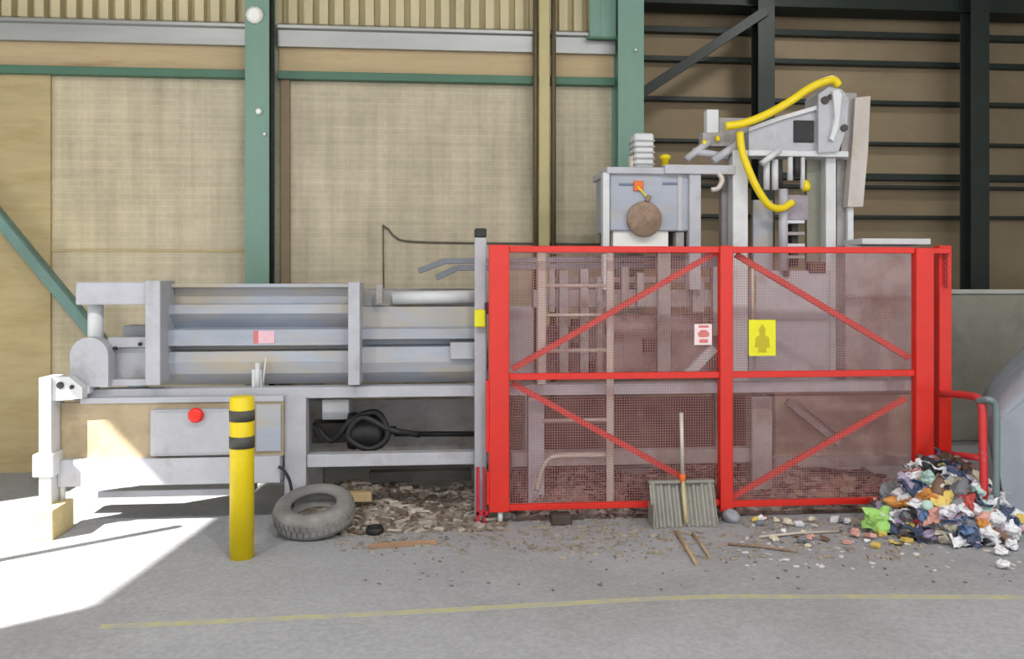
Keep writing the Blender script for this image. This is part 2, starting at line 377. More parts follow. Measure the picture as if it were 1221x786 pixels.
# base frame: main beam, lower beams
b = MB(); b.pbox(88, 459, 1088, 472, YM, .12)
b.box(U(90, 460, YM).x, U(1086, 460, YM).x, YM + .85, YM + .97, .86, .94); b.build('main_beam', STEEL, press)
zb0, zb1 = U(480, 555, YM).z, U(480, 540, YM).z
b = MB(); b.box(U(366, 548, YM).x, U(585, 548, YM).x, YM, YM + .1, zb0, zb1); b.build('lower_beam', STEEL, press)
b = MB(); b.pbox(610, 537, 896, 554, YM + .06, .1); b.build('lower_beam', STEELD, press)
b = MB(); b.pbox(68, 546, 334, 578, YM - .10, .2); b.pbox(80, 584, 300, 592, YM + .2, .2); b.build('lower_box_beam', STEEL, press)
b = MB(); b.box(U(100, 470, 6.7).x, U(1080, 470, 6.7).x, 6.78, 6.8, .86, 1.0, 0); b.build('floor_plate', STEELD, press)
# legs
def leg(px0, px1, Y, d, py0=473, m=STEEL):
    a = U(px0, 520, Y); c = U(px1, 520, Y); z1 = U((px0 + px1) / 2, py0, Y).z
    b = MB(); b.box(a.x, c.x, Y, Y + d, .02, z1); b.box(a.x - .04, c.x + .04, Y - .03, Y + d + .03, 0, .02, .002)
    return b.build('leg', m, press)
leg(339, 365, YM - .01, .14); leg(630, 649, YM + .02, .1); leg(897, 921, YM + .02, .14, m=STEELD)
for px in (340, 640, 900):
    a = U(px, 500, YM); b = MB(); b.box(a.x, a.x + .14, 6.75, 6.87, 0, .86); b.build('leg', STEELD, press)
# sunlit end post with foot and sleeve
Yp = 5.72
a = U(46, 500, Yp); xl, xr = U(46, 560, Yp).x, U(61, 560, Yp).x
b = MB(); b.box(xl, xr, Yp, Yp + .20, .14, U(60, 450, Yp).z); b.box(xl - .03, xr + .02, Yp - .02, Yp + .2, U(50, 568, Yp).z, U(50, 541, Yp).z)
b.build('end_post', PALE, press)
b = MB(); b.box(xl + .05, xr + .075, Yp - .15, Yp + .16, 0, .19); b.build('post_foot', mat('timber_block', (196, 178, 130), .8, 0, .15, 8), press)
b = MB(); b.pprism([(58, 449), (82, 449), (98, 462), (98, 475), (58, 478)], Yp + .02, .08)
br = b.build('end_bracket', PALE, press)
for px, py, r in ((72, 459, .024), (86, 461, .014)):
    p = U(px, py, Yp + .02); b = MB(); b.tube([(p.x, Yp + .012, p.z), (p.x, Yp + .03, p.z)], r, 14); b.build('bolt_hole', DARK, br)
b = MB(); b.box(xr - .01, U(92, 460, YM).x, Yp + .1, Yp + .2, U(80, 472, Yp).z, U(80, 463, Yp).z); b.box(U(88, 460, Yp).x, U(90, 460, YM).x + .12, Yp + .1, YM + .1, U(80, 472, Yp).z, U(80, 463, Yp).z); b.build('end_arm', PALE, press)
b = MB(); b.tube([(xr + .02, Yp + .12, .19), (xr + .02, Yp + .12, U(70, 580, Yp).z + .08)], .018, 12); b.build('jack_screw', PALE, press)
# recessed lower panel, control box
b = MB(); b.pbox(72, 478, 338, 546, YM - .05, .04); b.build('recessed_panel', mat('tan_dusty_panel', (168, 152, 124), .75, 0, .15, 4, (140, 122, 92), .5, .75, 3), press, label='tan dusty panel')
b = MB(); b.pbox(95, 473, 338, 480, YM - .065, .06); b.build('panel_rail', STEEL, press)
cb = MB().pbox(179, 488, 287, 543, YM - .12, .10, .008).build('control_box', STEEL, press)
b = MB(); b.pbox(184, 491, 283, 540, YM - .128, .008, .002); b.build('box_door', STEEL, cb)
p = U(235, 494, YM - .13); b = MB(); b.lathe([(.030, 0), (.030, .015), (.05, .02), (.05, .04), (.03, .05)], (p.x, YM - .128, p.z), 18, Matrix.Rotation(math.pi / 2, 3, 'X')); b.build('stop_button', BTN, cb, label='red emergency stop button')
b = MB(); b.pbox(305, 482, 335, 538, YM - .07, .03); b.build('cover_plate', PLATE, press)
# chamber side wall (ribbed profile) in sections
def zof(py, px=400): return U(px, py, YM + .1).z
prof = [(6.5, zof(338)), (6.04, zof(338)), (6.04, zof(342)), (6.12, zof(343)), (6.12, zof(362)), (5.99, zof(362.5)), (5.985, zof(373)), (6.10, zof(390)), (5.97, zof(392)),
        (5.97, zof(410.5)), (6.12, zof(411)), (6.12, zof(417)), (6.0, zof(418)), (5.975, zof(430)), (5.995, zof(444)), (6.08, zof(458)), (6.5, zof(459))]
b = MB(); b.xprof(prof, U(180, 400, 6).x, U(425, 400, 6).x); b.build('side_wall', PLATE, press)
prof2 = [(6.5, zof(347)), (6.14, zof(347)), (6.14, zof(364)), (6.06, zof(366)), (6.06, zof(390)), (5.98, zof(392)), (5.98, zof(404)), (6.12, zof(405)), (6.12, zof(412)),
         (6.0, zof(414)), (5.975, zof(432)), (5.995, zof(444)), (6.08, zof(458)), (6.5, zof(459))]
b = MB(); b.xprof(prof2, U(425, 400, 6).x, U(575, 400, 6).x); b.build('side_wall', PLATE, press)
# chamber far side and top opening
b = MB(); b.box(U(180, 340, 6.8).x, U(575, 340, 6.8).x, 6.78, 6.82, .95, zof(345), 0); b.build('far_wall', STEELD, press)
for a, c, y0, y1, yy in ((173, 191, 334, 459, 5.80), (415, 429, 336, 459, 5.80)):
    b = MB(); b.pbox(a, y0, c, y1, yy, .32); b.build('upright', STEEL, press)
b = MB(); b.pbox(448, 339, 456, 362, 5.98, .1); b.build('upright_bracket', STEELD, press)
# pale pipe / lid roller on the right half
p, q = U(468, 355, 6.06), U(572, 353, 6.06)
b = MB(); b.tube([p, q], .046, 18); b.build('roller_tube', PALE, press)
b = MB(); b.pbox(537, 408, 572, 428, 5.93, .12); b.build('bracket_block', STEEL, press)
# latch lever and sticker on the side wall
b = MB(); p = U(306, 450, 5.9); b.tube([(p.x, 5.93, p.z - .07), (p.x, 5.93, p.z + .1)], .018, 10); b.tube([U(314, 455, 5.92), U(317, 425, 5.92)], .006, 8); b.pbox(300, 440, 312, 462, 5.935, .1); b.build('latch_lever', PALE, press)
b = MB(); b.pbox(302, 394, 327, 409, 5.966, .004, 0); st = b.build('sticker', SIGNK, press, label='small faded pink sticker')
b = MB(); b.pbox(302, 394, 308, 409, 5.964, .002, 0); b.build('sticker_edge', SIGNP, st)
# ram end on the left
b = MB(); b.pbox(90, 336, 176, 363, 5.86, .3, .006); b.build('ram_end_beam', STEEL, press)
p = U(114, 400, 5.98); b = MB(); b.tube([(p.x, 5.98, U(114, 418, 5.98).z), (p.x, 5.98, U(114, 360, 5.98).z)], .05, 18); b.build('guide_rod', PALE, press)
arch = [(84, 461)] + [(106 - 23 * math.cos(a), 424 - 22 * math.sin(a)) for a in [math.pi * k / 12 for k in range(0, 13)]] + [(129, 461)]
b = MB(); b.pprism(arch, 5.84, .12); b.build('lug_plate', STEEL, press)
b = MB(); b.pbox(128, 402, 176, 414, 5.95, .12); b.build('ram_arm', STEEL, press)
b = MB(); b.pbox(128, 414, 176, 453, 6.0, .3); b.pbox(124, 452, 176, 460, 5.9, .3); b.build('ram_block', STEEL, press)
for px, py in ((137, 415), (167, 410)):
    p = U(px, py, 5.94); b = MB(); b.tube([(p.x, 5.93, p.z), (p.x, 5.96, p.z)], .013, 10); b.build('pin', DARK, press)
b = MB(); b.pbox(146, 388, 176, 401, 6.15, .2); b.build('ram_spacer', STEEL, press)
# motor and pipes under the chamber
b = MB(); b.pbox(384, 476, 416, 500, 6.25, .25); b.build('junction_box', PALE, press)
p = U(440, 513, 6.25); M_ = Matrix.Rotation(math.pi / 2, 3, 'Y')
mo = MB().lathe([(.05, -.16), (.13, -.15), (.14, -.1), (.125, -.08), (.14, -.06), (.125, -.03), (.14, 0), (.125, .03), (.14, .06), (.13, .1), (.06, .13), (.03, .14), (.03, .2)], (p.x, 6.25, p.z), 22, M_).build('motor', DARK, press)
b = MB(); b.tube(smooth([U(375, 505, 6.2), U(395, 525, 6.15), U(420, 500, 6.1), U(450, 492, 6.1), U(462, 520, 6.1), U(440, 535, 6.1), U(415, 520, 6.1), U(432, 497, 6.08), U(465, 512, 6.1), U(500, 518, 6.2)], 8), .022, 10); b.build('hydraulic_hose', DARK, press)
b = MB(); b.tube([U(470, 517, 6.3), U(583, 517, 6.3)], .02, 10); b.build('hydraulic_hose', DARK, press)
b = MB(); b.pbox(372, 504, 412, 528, 6.3, .2); b.build('pump_block', mat('dark_pump', (70, 66, 62), .6, .2, .25, 10), press)
b = MB(); b.pbox(366, 476, 590, 545, 6.7, .03, 0); b.build('back_plate', STEELD, press)
b = MB(); b.pbox(440, 562, 562, 574, 6.4, .1); b.build('drag_bar', mat('dark_pump', (70, 66, 62)), press)
# bent pipes above the chamber
for pts_ in (((499, 323), (508, 320), (530, 311), (540, 309.5), (610, 308.5), (890, 307)), ((520, 331), (528, 328), (545, 319), (556, 317), (610, 317), (890, 315))):
    b = MB(); b.bar(U(*pts_[0], 6.5), U(*pts_[2], 6.5), .045, .045); b.bar(U(*pts_[2], 6.5), U(*pts_[5], 6.5), .045, .045); b.build('rail_tube', mat('slate_tube', (118, 122, 130), .5, .2, .12, 6), press)
# chamber part behind the gate: plates and tie channels
b = MB(); b.pbox(604, 366, 636, 452, 6.25, .3); b.build('side_plate', STEEL, press)
b = MB(); b.pbox(636, 345, 875, 366, 6.35, .08); b.pbox(660, 330, 875, 337, 6.38, .06); b.build('tie_rail', STEELD, press)
for px0, px1, y0, y1 in ((655, 662, 320, 372), (667, 678, 322, 452), (692, 702, 320, 452), (712, 719, 330, 452), (742, 750, 318, 366), (760, 768, 325, 366), (785, 800, 300, 452), (826, 840, 330, 372), (850, 858, 318, 400)):
    b = MB(); b.pbox(px0, y0, px1, y1, 6.3, .08); b.build('tie_channel', STEELD, press)
b = MB(); b.pbox(732, 374, 872, 452, 6.45, .05); b.pbox(640, 388, 732, 452, 6.62, .05); b.build('side_plate', mat('brownish_plate', (162, 148, 146), .75, 0, .2, 5, (130, 108, 100), .5, .7, 4), press)
for px, py, w, h in ((690, 385, 16, 10), (656, 402, 22, 14), (690, 414, 14, 12), (712, 440, 18, 16), (775, 412, 12, 16), (745, 345, 14, 9), (675, 437, 12, 12)):
    b = MB(); b.pbox(px - w / 2, py - h / 2, px + w / 2, py + h / 2, 6.36, .1); b.build('needle_block', mat('rusty_dark', (92, 70, 66), .8, 0, .25, 12), press)
b = MB(); b.pbox(860, 380, 876, 452, 6.3, .1); b.build('tie_channel', STEELD, press)
b = MB(); b.bar(U(820, 446, 6.25), U(851, 414, 6.25), .07, .05); b.build('gas_strut', PALE, press)
# lower right plates behind the gate
b = MB(); b.pbox(924, 472, 1088, 545, 6.3, .05); b.build('lower_plate', mat('worn_plate', (170, 158, 144), .75, 0, .14, 4, (146, 122, 104), .5, .75, 3), press)
b = MB(); b.bar(U(938, 478, 6.22), U(1000, 528, 6.22), .05, .05); b.bar(U(950, 476, 6.24), U(1012, 526, 6.24), .02, .03); b.build('plate_brace', STEELD, press)
b = MB(); b.pbox(924, 545, 1090, 556, 6.22, .1); b.build('lower_rail', STEELD, press)
b = MB(); b.pbox(650, 474, 896, 538, 6.8, .04, 0); b.build('back_plate', mat('red_brown_plate', (112, 90, 82), .85, 0, .25, 5, (150, 130, 116), .58, .75, 4), press)
# tower front plate & end box
b = MB(); b.pbox(1008, 292, 1092, 458, 6.12, .5); b.build('end_box', STEELD, press)
b = MB(); b.pbox(1028, 284, 1110, 291, 6.05, .6); b.build('end_box_lid', PALE, press)

# ------------------------------------------------------------------ grey post with black cap beside the gate
t = thing('grey_post', U(573, 600, 5.82) * 1, 'slim grey upright post with black cap beside the red gate', 'post')
t.location.z = 0; ORG[t.name] = Vector(t.location)
b = MB(); a, c = U(566, 400, 5.82), U(580, 400, 5.82); b.box(a.x, c.x, 5.80, 5.88, .01, U(573, 283, 5.82).z); b.box(a.x - .03, c.x + .03, 5.77, 5.89, 0, .01, 0); b.build('shaft', STEEL, t)
b = MB(); b.box(a.x, c.x, 5.80, 5.88, U(573, 283, 5.82).z, U(573, 272, 5.82).z, .008); b.build('cap', DARK, t)
b = MB(); b.pbox(566, 369, 579, 390, 5.74, .06, .008)
yb = b.build('limit_switch', SIGNY, t, label='small yellow switch box')
b = MB(); p = U(583, 367, 5.78); b.box(p.x - .03, p.x + .03, 5.76, 5.80, p.z - .04, p.z + .04); b.build('switch_bracket', mat('maroon', (98, 40, 62), .5), yb)

# ------------------------------------------------------------------ hydraulic tank
ta = thing('hydraulic_tank', U(780, 345, 6.6), 'grey-blue oil tank with brown round cover above the red gate', 'tank')
Yt = 6.25
zt0 = U(780, 345, 6.35).z
b = MB(); b.pbox(727, 206, 832, 275, Yt, .55, .01); b.build('tank_body', PLATE, ta)
b = MB(); b.pbox(719, 205, 727, 345, Yt - .02, .08); b.build('corner_post', PALE, ta)
b = MB(); b.pbox(822, 203, 836, 345, Yt - .03, .1); b.build('corner_post', STEEL, ta)
b = MB(); b.pbox(808, 206, 814, 275, Yt - .01, .02); b.build('body_rib', STEEL, ta)
b = MB(); b.pbox(731, 274, 797, 300, Yt + .03, .4); b.build('white_base_panel', mat('white_panel', (228, 228, 224), .5, 0, .05, 5), ta)
b = MB(); b.pbox(727, 275, 832, 300, Yt + .12, .4); b.build('under_frame', DARK, ta)
b = MB(); b.pbox(806, 276, 816, 300, Yt + .02, .1); b.build('under_foot', STEELD, ta)
b = MB(); b.pbox(724, 199, 838, 207, Yt - .03, .6); b.build('tank_lid', STEEL, ta)
p = U(768, 261, Yt - .02); MX = Matrix.Rotation(math.pi / 2, 3, 'X')
rc = MB().lathe([(.13, 0), (.135, .03), (.125, .05), (.06, .055), (.05, .07), (.02, .072)], (p.x, Yt, p.z), 28, MX).build('round_cover', RUST, ta, label='rusty brown round cover')
b = MB(); b.tube([U(771, 240, Yt - .03), U(775, 233, Yt - .03)], .018, 8); b.build('cover_lug', RUST, rc)
b = MB(); b.bar(U(771, 234, Yt - .02), U(760, 222, Yt - .02), .012, .012); b.build('strap', HOSE, ta, label='yellow strap')
b = MB(); b.pbox(756, 215, 767, 227, Yt - .02, .03); b.build('tag', ORNG, ta, label='orange tag')
for q_ in ((738, 218, 757, 221), (790, 217, 808, 220)): MB().pbox(*q_, Yt - .006, .01, .001).build('vent_slot', mat('slot_grey', (104, 112, 140), .6), ta)
mt = MB(); p = U(768, 200, Yt + .2); mt.pbox(757, 158, 780, 200, Yt + .1, .16, .015); mo = mt.build('pump_motor', PALE, ta)
b = MB()
for k in range(5): b.pbox(756, 166 + k * 7, 781, 168 + k * 7, Yt + .09, .18, .001)
b.build('cooling_fins', STEELD, mo)
b = MB(); p = U(754, 195, Yt + .15); b.tube([(p.x, Yt + .15, p.z - .08), (p.x, Yt + .15, p.z + .06)], .03, 12); b.build('filler_pipe', ALU, ta)
b = MB(); p = U(793, 190, Yt + .2); b.lathe([(.03, -.05), (.03, .0), (.045, .005), (.045, .03), (.02, .04)], p, 14); b.build('filler_cap', HOSE, ta, label='yellow filler cap')

# ------------------------------------------------------------------ ram tower with the yellow hoses
tw = thing('press_tower', U(940, 455, 6.4), 'tall grey hydraulic tower with two yellow hoses rising behind the gate', 'machine')
Yw_ = 6.3
b = MB(); b.pbox(874, 178, 892, 458, Yw_ - .08, .12); b.build('mast', PALE, tw)
b = MB(); b.tube([U(897, 400, Yw_ - .06), U(897, 312, Yw_ - .06)], .012, 8); b.build('guide_rod', mat('cream_rod', (214, 200, 176), .5, 0, .06, 6), tw)
b = MB(); b.pbox(861, 205, 872, 458, Yw_ + .1, .08); b.build('mast', STEELD, tw)
b = MB(); b.pbox(985, 180, 997, 458, Yw_ - .02, .1); b.build('mast', PALE, tw)
b = MB(); b.pbox(998, 180, 1013, 458, Yw_ + .06, .12); b.build('mast', STEELD, tw)
b = MB(); b.pbox(893, 322, 990, 442, Yw_ - .03, .03, .003); b.pbox(889, 442, 1003, 458, Yw_ - .05, .12); pl = b.build('front_plate', STEEL, tw)
b = MB(); b.pbox(899, 328, 902, 440, Yw_ - .04, .01, .001); b.pbox(903, 380, 986, 382, Yw_ - .036, .01, .001); b.build('plate_rib', STEELD, pl)
b = MB(); b.pbox(898, 238, 922, 322, Yw_ + .04, .04); b.build('guide_plate', PLATE, tw)
b = MB(); b.pbox(962, 182, 985, 322, Yw_ + .08, .04); b.build('guide_plate', mat('olive_plate', (136, 136, 122), .65, 0, .12, 5), tw)
# arm
b = MB(); b.pprism([(893, 151), (930, 138), (992, 120), (994, 180), (960, 183), (893, 186)], Yw_ - .06, .12); ar = b.build('arm', STEEL, tw)
b = MB(); b.pprism([(893, 151), (930, 138), (992, 120), (992, 125), (930, 143), (893, 156)], Yw_ - .09, .18); b.build('arm_flange', PALE, ar)
b = MB(); b.pbox(893, 179, 1012, 186, Yw_ - .09, .18); b.build('arm_flange', PALE, ar)
b = MB(); b.pbox(947, 143, 971, 169, Yw_ - .075, .02); b.build('arm_window', DARK, ar)
b = MB(); b.pbox(793, 196, 877, 207, Yw_ - .1, .1); b.build('tie_beam', STEEL, tw)
b = MB(); b.tube([U(818, 190, Yw_), U(846, 168, Yw_)], .028, 12); b.tube([U(850, 192, Yw_ - .05), U(885, 168, Yw_ - .05)], .032, 12); b.tube([U(826, 180, Yw_), U(868, 186, Yw_)], .028, 12); b.build('linkage_rod', STEEL, tw)
b = MB(); b.pbox(843, 130, 857, 158, Yw_, .08); b.build('valve_stub', PALE, tw)
b = MB(); b.pbox(838, 158, 893, 174, Yw_ + .01, .1); b.pbox(857, 140, 893, 160, Yw_ + .06, .06); b.build('valve_manifold', STEELD, tw)
b = MB(); p = U(840, 170, Yw_ - .01); b.lathe([(.018, -.02), (.018, .02)], p, 10); p = U(856, 165, Yw_ - .01); b.lathe([(.018, -.02), (.018, .02)], p, 10); b.build('valve_knob', HOSE, tw, label='yellow valve knob')
b = MB(); b.tube(smooth([U(856, 205, Yw_ - .08), U(861, 214, Yw_ - .09), U(856, 224, Yw_ - .09), U(848, 226, Yw_ - .08)], 6), .02, 10); b.build('curved_spout', ALU, tw)
# head assembly at right top
hd = MB().pprism([(976, 112), (988, 103), (1004, 106), (1012, 118), (1010, 150), (1000, 180), (976, 182)], Yw_ - .12, .24).build('head', STEEL, tw)
b = MB(); b.pprism([(993, 108), (1000, 106), (1004, 112), (1000, 150), (994, 168), (990, 165), (996, 140)], Yw_ - .16, .05); b.build('head_strap', PALE, hd)
for px, py, r in ((984, 119, .03), (1007, 152, .028), (990, 115, .02)):
    p = U(px, py, Yw_ - .13); b = MB(); b.tube([(p.x, Yw_ - .135, p.z), (p.x, Yw_ - .1, p.z)], r, 16); b.build('head_pin', mat('dark_pump', (70, 66, 62)), hd)
b = MB(); b.pbox(1003, 110, 1022, 190, Yw_, .15); b.build('head_block', STEELD, tw)
b = MB(); b.pprism([(1020, 116), (1038, 114), (1035, 180), (1029, 246), (1011, 246), (1016, 180)], Yw_ - .05, .08); b.build('side_fin', mat('pale_dusty_plate', (190, 184, 178), .6, 0, .12, 6, (168, 148, 134), .5, .75), tw)
b = MB(); b.pbox(1011, 244, 1018, 300, Yw_, .04); b.build('fin_rod', PALE, tw)
# cylinders and small parts under the arm
for px, y0, y1, r, m in ((914, 188, 226, .024, PALE), (924, 190, 226, .026, PALE), (942, 186, 215, .022, PALE), (957, 186, 225, .018, PALE), (934, 225, 322, .034, STEEL), (950, 186, 210, .026, DARK), (930, 190, 222, .02, DARK)):
    p0, p1 = U(px, y1, Yw_ - .06), U(px, y0, Yw_ - .06); b = MB(); b.tube([p0, p1], r, 14); b.build('hydraulic_cylinder', m, tw)
b = MB(); b.tube([U(908, 195, Yw_ - .12), U(930, 178, Yw_ - .12)], .024, 12); b.build('linkage_rod', PALE, tw)
b = MB(); b.pbox(938, 232, 964, 262, Yw_ - .04, .08); b.build('valve_block', mat('violet_grey', (150, 140, 150), .6, 0, .2, 10), tw)
for k in range(4):
    b = MB(); b.pbox(936, 262 + k * 14, 960, 266 + k * 14, Yw_ - .08, .12); b.build('chain_bar', PALE if k % 2 == 0 else STEELD, tw)
b = MB(); b.pbox(944, 262, 952, 318, Yw_ - .03, .08); b.build('chain_strip', DARK, tw)
for q_ in ((966, 312, 985, 325), (935, 318, 942, 330)): MB().pbox(*q_, Yw_ - .05, .08).build('stop_block', mat('rusty_dark', (92, 70, 66)), tw)
b = MB(); b.tube(smooth([U(865, 150, Yw_ - .12), U(885, 147, Yw_ - .14), U(910, 138, Yw_ - .14), U(938, 123, Yw_ - .14), U(965, 105, Yw_ - .14), U(983, 97, Yw_ - .14), U(994, 95, Yw_ - .13), U(1000, 101, Yw_ - .12)], 8), .031, 14); b.build('hose', HOSE, tw, label='upper yellow hose')
b = MB(); b.tube(smooth([U(882, 158, Yw_ - .12), U(885, 180, Yw_ - .16), U(893, 203, Yw_ - .17), U(905, 228, Yw_ - .17), U(918, 245, Yw_ - .16), U(932, 248, Yw_ - .13), U(945, 241, Yw_ - .1)], 8), .028, 14); b.build('hose', HOSE, tw, label='lower hanging yellow hose')
b = MB(); p = U(961, 221, Yw_ - .06); b.lathe([(.03, -.04), (.035, 0), (.02, .04)], p, 12); b.build('hose_fitting', HOSE, tw)

# ------------------------------------------------------------------ red gate
YG = 5.66
def grect(mb, px0, py0, px1, py1, y=YG, d=.05): mb.pbox(px0, py0, px1, py1, y, d, .004); return mb
GT, GB_ = U(730, 293, YG).z, U(730, 606, YG).z
ZMID = U(730, 448, YG).z
def wire(mb, p, q, r):
    mb.tube([p, q], r, 4, False)
def make_gate(xs, braces, posts, label, ztop, zbot, loc):
    x0, x1 = xs
    t = thing('mesh_gate', loc, label, 'gate')
    for (a, c, za, zc_) in posts:
        b = MB(); b.box(a, c, YG - .02, YG + .05, za, zc_, .004); b.build('upright', RED, t)
    for z, hgt in ((ztop - .022, .044), (ZMID, .044), (zbot + .02, .04)):
        b = MB(); b.box(x0, x1, YG, YG + .04, z - hgt / 2, z + hgt / 2, .003); b.build('rail', RED, t)
    for p, q in braces:
        b = MB(); b.bar(p + Vector((0, .07, 0)), q + Vector((0, .07, 0)), .04, .03); b.build('brace', RED, t)
    b = MB(); pitch = .018; x = x0 + .012
    while x < x1:
        wire(b, (x, YG + .045, zbot), (x, YG + .045, ztop - .01), .0015); x += pitch
    z = zbot + .02
    while z < ztop:
        wire(b, (x0, YG + .05, z), (x1, YG + .05, z), .0015); z += pitch
    b.build('wire_mesh', REDW, t)
    return t
xa0, xa1 = U(583, 450, YG).x, U(607, 450, YG).x
xm0, xm1 = U(858, 450, YG).x, U(873, 450, YG).x
xe0, xe1 = U(1091, 400, YG).x, U(1112, 400, YG).x
zl = U(597, 623, YG).z
gl = make_gate((xa1, xm0), [(U(612, 441, YG), U(858, 300, YG)), (U(612, 458, YG), U(820, 573, YG))],
          [(xa0, xa1, .09, GT + .005)], 'red mesh gate leaf on the left with ladder behind it', GT, GB_, ((xa0 + xm0) / 2, YG, 0))
b = MB(); b.box(xa0 - .02, xa0, YG - .02, YG + .05, .5, U(590, 453, YG).z, .003); b.box(xa0 - .015, xa0, YG - .02, YG + .05, .14, .36, .003); b.build('hinge_plate', RED, gl)
b = MB(); b.tube([((xa0 + xa1) / 2 + .01, YG + .015, 0), ((xa0 + xa1) / 2 + .01, YG + .015, .1)], .018, 12); b.build('foot', PALE, gl)
b = MB(); b.box(U(568, 560, YG).x, U(572, 560, YG).x, YG + .02, YG + .05, .0, U(570, 558, YG).z); b.box(U(576, 560, YG).x, U(579, 560, YG).x, YG + .02, YG + .05, .0, U(570, 558, YG).z); b.box(U(568, 600, YG).x, xa0, YG + .02, YG + .05, .06, .09); b.build('drop_bolt', mat('dark_red_paint', (186, 30, 52), .5, 0, .1, 5), gl)
gr = make_gate((xm1, xe0), [(U(882, 303, YG), U(1090, 427, YG)), (U(876, 596, YG), U(1086, 476, YG))],
          [(xm0, xm1, .06, GT + .005), (xe0, xe1, .0, GT - .005)], 'red mesh gate leaf on the right with the yellow warning sign', GT, U(980, 602, YG).z, ((xm1 + xe0) / 2, YG, 0))
b = MB(); b.tube([((xm0 + xm1) / 2, YG + .015, 0), ((xm0 + xm1) / 2, YG + .015, .07)], .018, 12); b.build('foot', PALE, gr)
b = MB(); b.box(xe0, U(1134, 296, YG).x, YG + .0, YG + .04, GT - .045, GT - .005); b.build('top_link', RED, gr)
t = thing('gate_post', U(1126, 600, YG) * 1, 'red steel corner post right of the mesh gate', 'post'); t.location.z = 0; ORG[t.name] = Vector(t.location)
a, c = U(1119, 400, YG + .06).x, U(1134, 400, YG + .06).x
b = MB(); b.box(a, c, YG + .05, YG + .13, .01, U(1126, 292, YG).z); b.box(a - .03, c + .03, YG + .03, YG + .15, 0, .01, 0); b.build('shaft', RED, t)
b = MB()
for k in range(6):
    p = U(1128, 304 + k * 7, YG + .03); r = .017
    b.tube([p + Vector((r * .6 * math.cos(q), (r * .25 * math.sin(q)) if k % 2 else .0, r * math.sin(q) * 1.1)) + Vector((0, 0, 0)) for q in [2 * math.pi * j / 12 for j in range(13)]], .005, 6, False)
b.build('chain', mat('chain_dark_red', (150, 40, 40), .5, .3), t, label='short chain')
# red tubular rail right of the post
yr = 5.16
b = MB(); b.tube(smooth([U(1124, 469, YG + .05), U(1135, 469.5, YG - .06), U(1152, 471, 5.42), U(1165, 474, 5.22), U(1171, 484, yr), U(1172, 520, yr), U(1173, 560, yr), Vector((U(1174, 600, yr).x, yr, 0))], 6), .026, 12)
b.tube([U(1124, 540, YG + .05), U(1172, 546, yr)], .022, 12)
tag(b.build('tubular_rail', mat('red_rail_paint', (208, 56, 58), .45, 0, .08, 5, (226, 170, 170), .6, .75, 8)), 'bent red tubular rail standing in the rubbish heap', 'rail')
yr2 = 5.10
b = MB(); b.tube(smooth([U(1166, 478, yr + .02), U(1178, 476, yr2), U(1186, 481, yr2), U(1188, 498, yr2), U(1188, 555, yr2), Vector((U(1187, 600, yr2).x, yr2, 0))], 6), .022, 12)
tag(b.build('tubular_rail', mat('teal_grey_tube', (116, 132, 134), .5, .2, .1, 6)), 'bent teal grey tube between the red rail and grey tarpaulin', 'rail')

# ------------------------------------------------------------------ signs
t = thing('warning_sign', U(909, 424, YG - .01), 'yellow upright warning sign hung on the right gate leaf', 'sign')
b = MB(); b.pbox(893, 381, 925, 424, YG - .008, .006, .001); b.build('board', SIGNY, t)
b = MB()
b.pprism([(909, 386), (905, 392), (906, 399), (901, 402), (900, 414), (904, 414), (904, 420), (914, 420), (914, 414), (918, 414), (917, 402), (912, 399), (913, 392)], YG - .0095, .0012); b.build('symbol', SIGNO, t)
t = thing('safety_notice', U(838, 410, YG - .01), 'small white safety notice with faded red print on the left gate leaf', 'sign')
b = MB(); b.pbox(828, 386, 849, 411, YG + .03, .006, .001); b.build('board', SIGNW, t)
b = MB(); b.pbox(833, 387.5, 845, 390.5, YG + .028, .002, 0); b.pprism([(832, 397), (836, 393), (842, 393), (846, 397), (845, 401), (838, 402), (833, 401)], YG + .028, .002); b.pbox(834, 404, 844, 408.5, YG + .028, .002, 0); b.build('print', SIGNP, t)

# ------------------------------------------------------------------ ladder behind the gate
YL = 5.86
ld = thing('ladder', (U(686, 560, YL).x, YL, 0), 'pale aluminium ladder standing behind the left gate leaf', 'ladder')
xs0, xs1 = U(645, 400, YL).x, U(726, 400, YL).x
for px0, px1, pyb, pyt in ((640, 650, 458, 296), (722, 730, 585, 296)):
    a = U(px0, 400, YL).x; c = U(px1, 400, YL).x
    b = MB(); b.box(a, c, YL - .05, YL - .02, 0 if px0 > 700 else U(645, pyb, YL).z, U(700, pyt, YL).z); b.build('stile', ALU, ld)
for py in (300.5, 340, 375, 417, 500):
    z = U(686, py, YL).z; b = MB(); b.tube([(xs0, YL - .035, z), (xs1, YL - .035, z)], .013, 10); b.build('rung', ALU, ld)
pts = smooth([U(640, 585, YL - .04), U(646, 560, YL - .04), U(655, 547, YL - .04), U(672, 543, YL - .04), U(724, 542, YL - .04)], 6)
b = MB(); b.tube(pts, .018, 10); b.build('step_hoop', ALU, ld)

# ------------------------------------------------------------------ bollard
p = G(288.5, 664); x, y = p.x, p.y; ty = y
zb = lambda py: H + (HY - py) / F * (y * CT + x * ST)
bo = thing('bollard', (x, y, 0), 'yellow bollard with two dark bands in front of the machine', 'bollard')
R_ = .071; ztop_ = zb(472)
b = MB(); b.lathe([(R_, 0), (R_, ztop_ - .012), (R_ - .012, ztop_)], (x, y, 0), 32); b.build('tube', YEL, bo)
for py0, py1 in ((488, 501), (519, 533)):
    b = MB(); b.lathe([(R_ + .0005, zb(py1)), (R_ + .003, zb(py1)), (R_ + .003, zb(py0)), (R_ + .0005, zb(py0))], (x, y, 0), 32, close=True); b.build('band', BAND, bo)
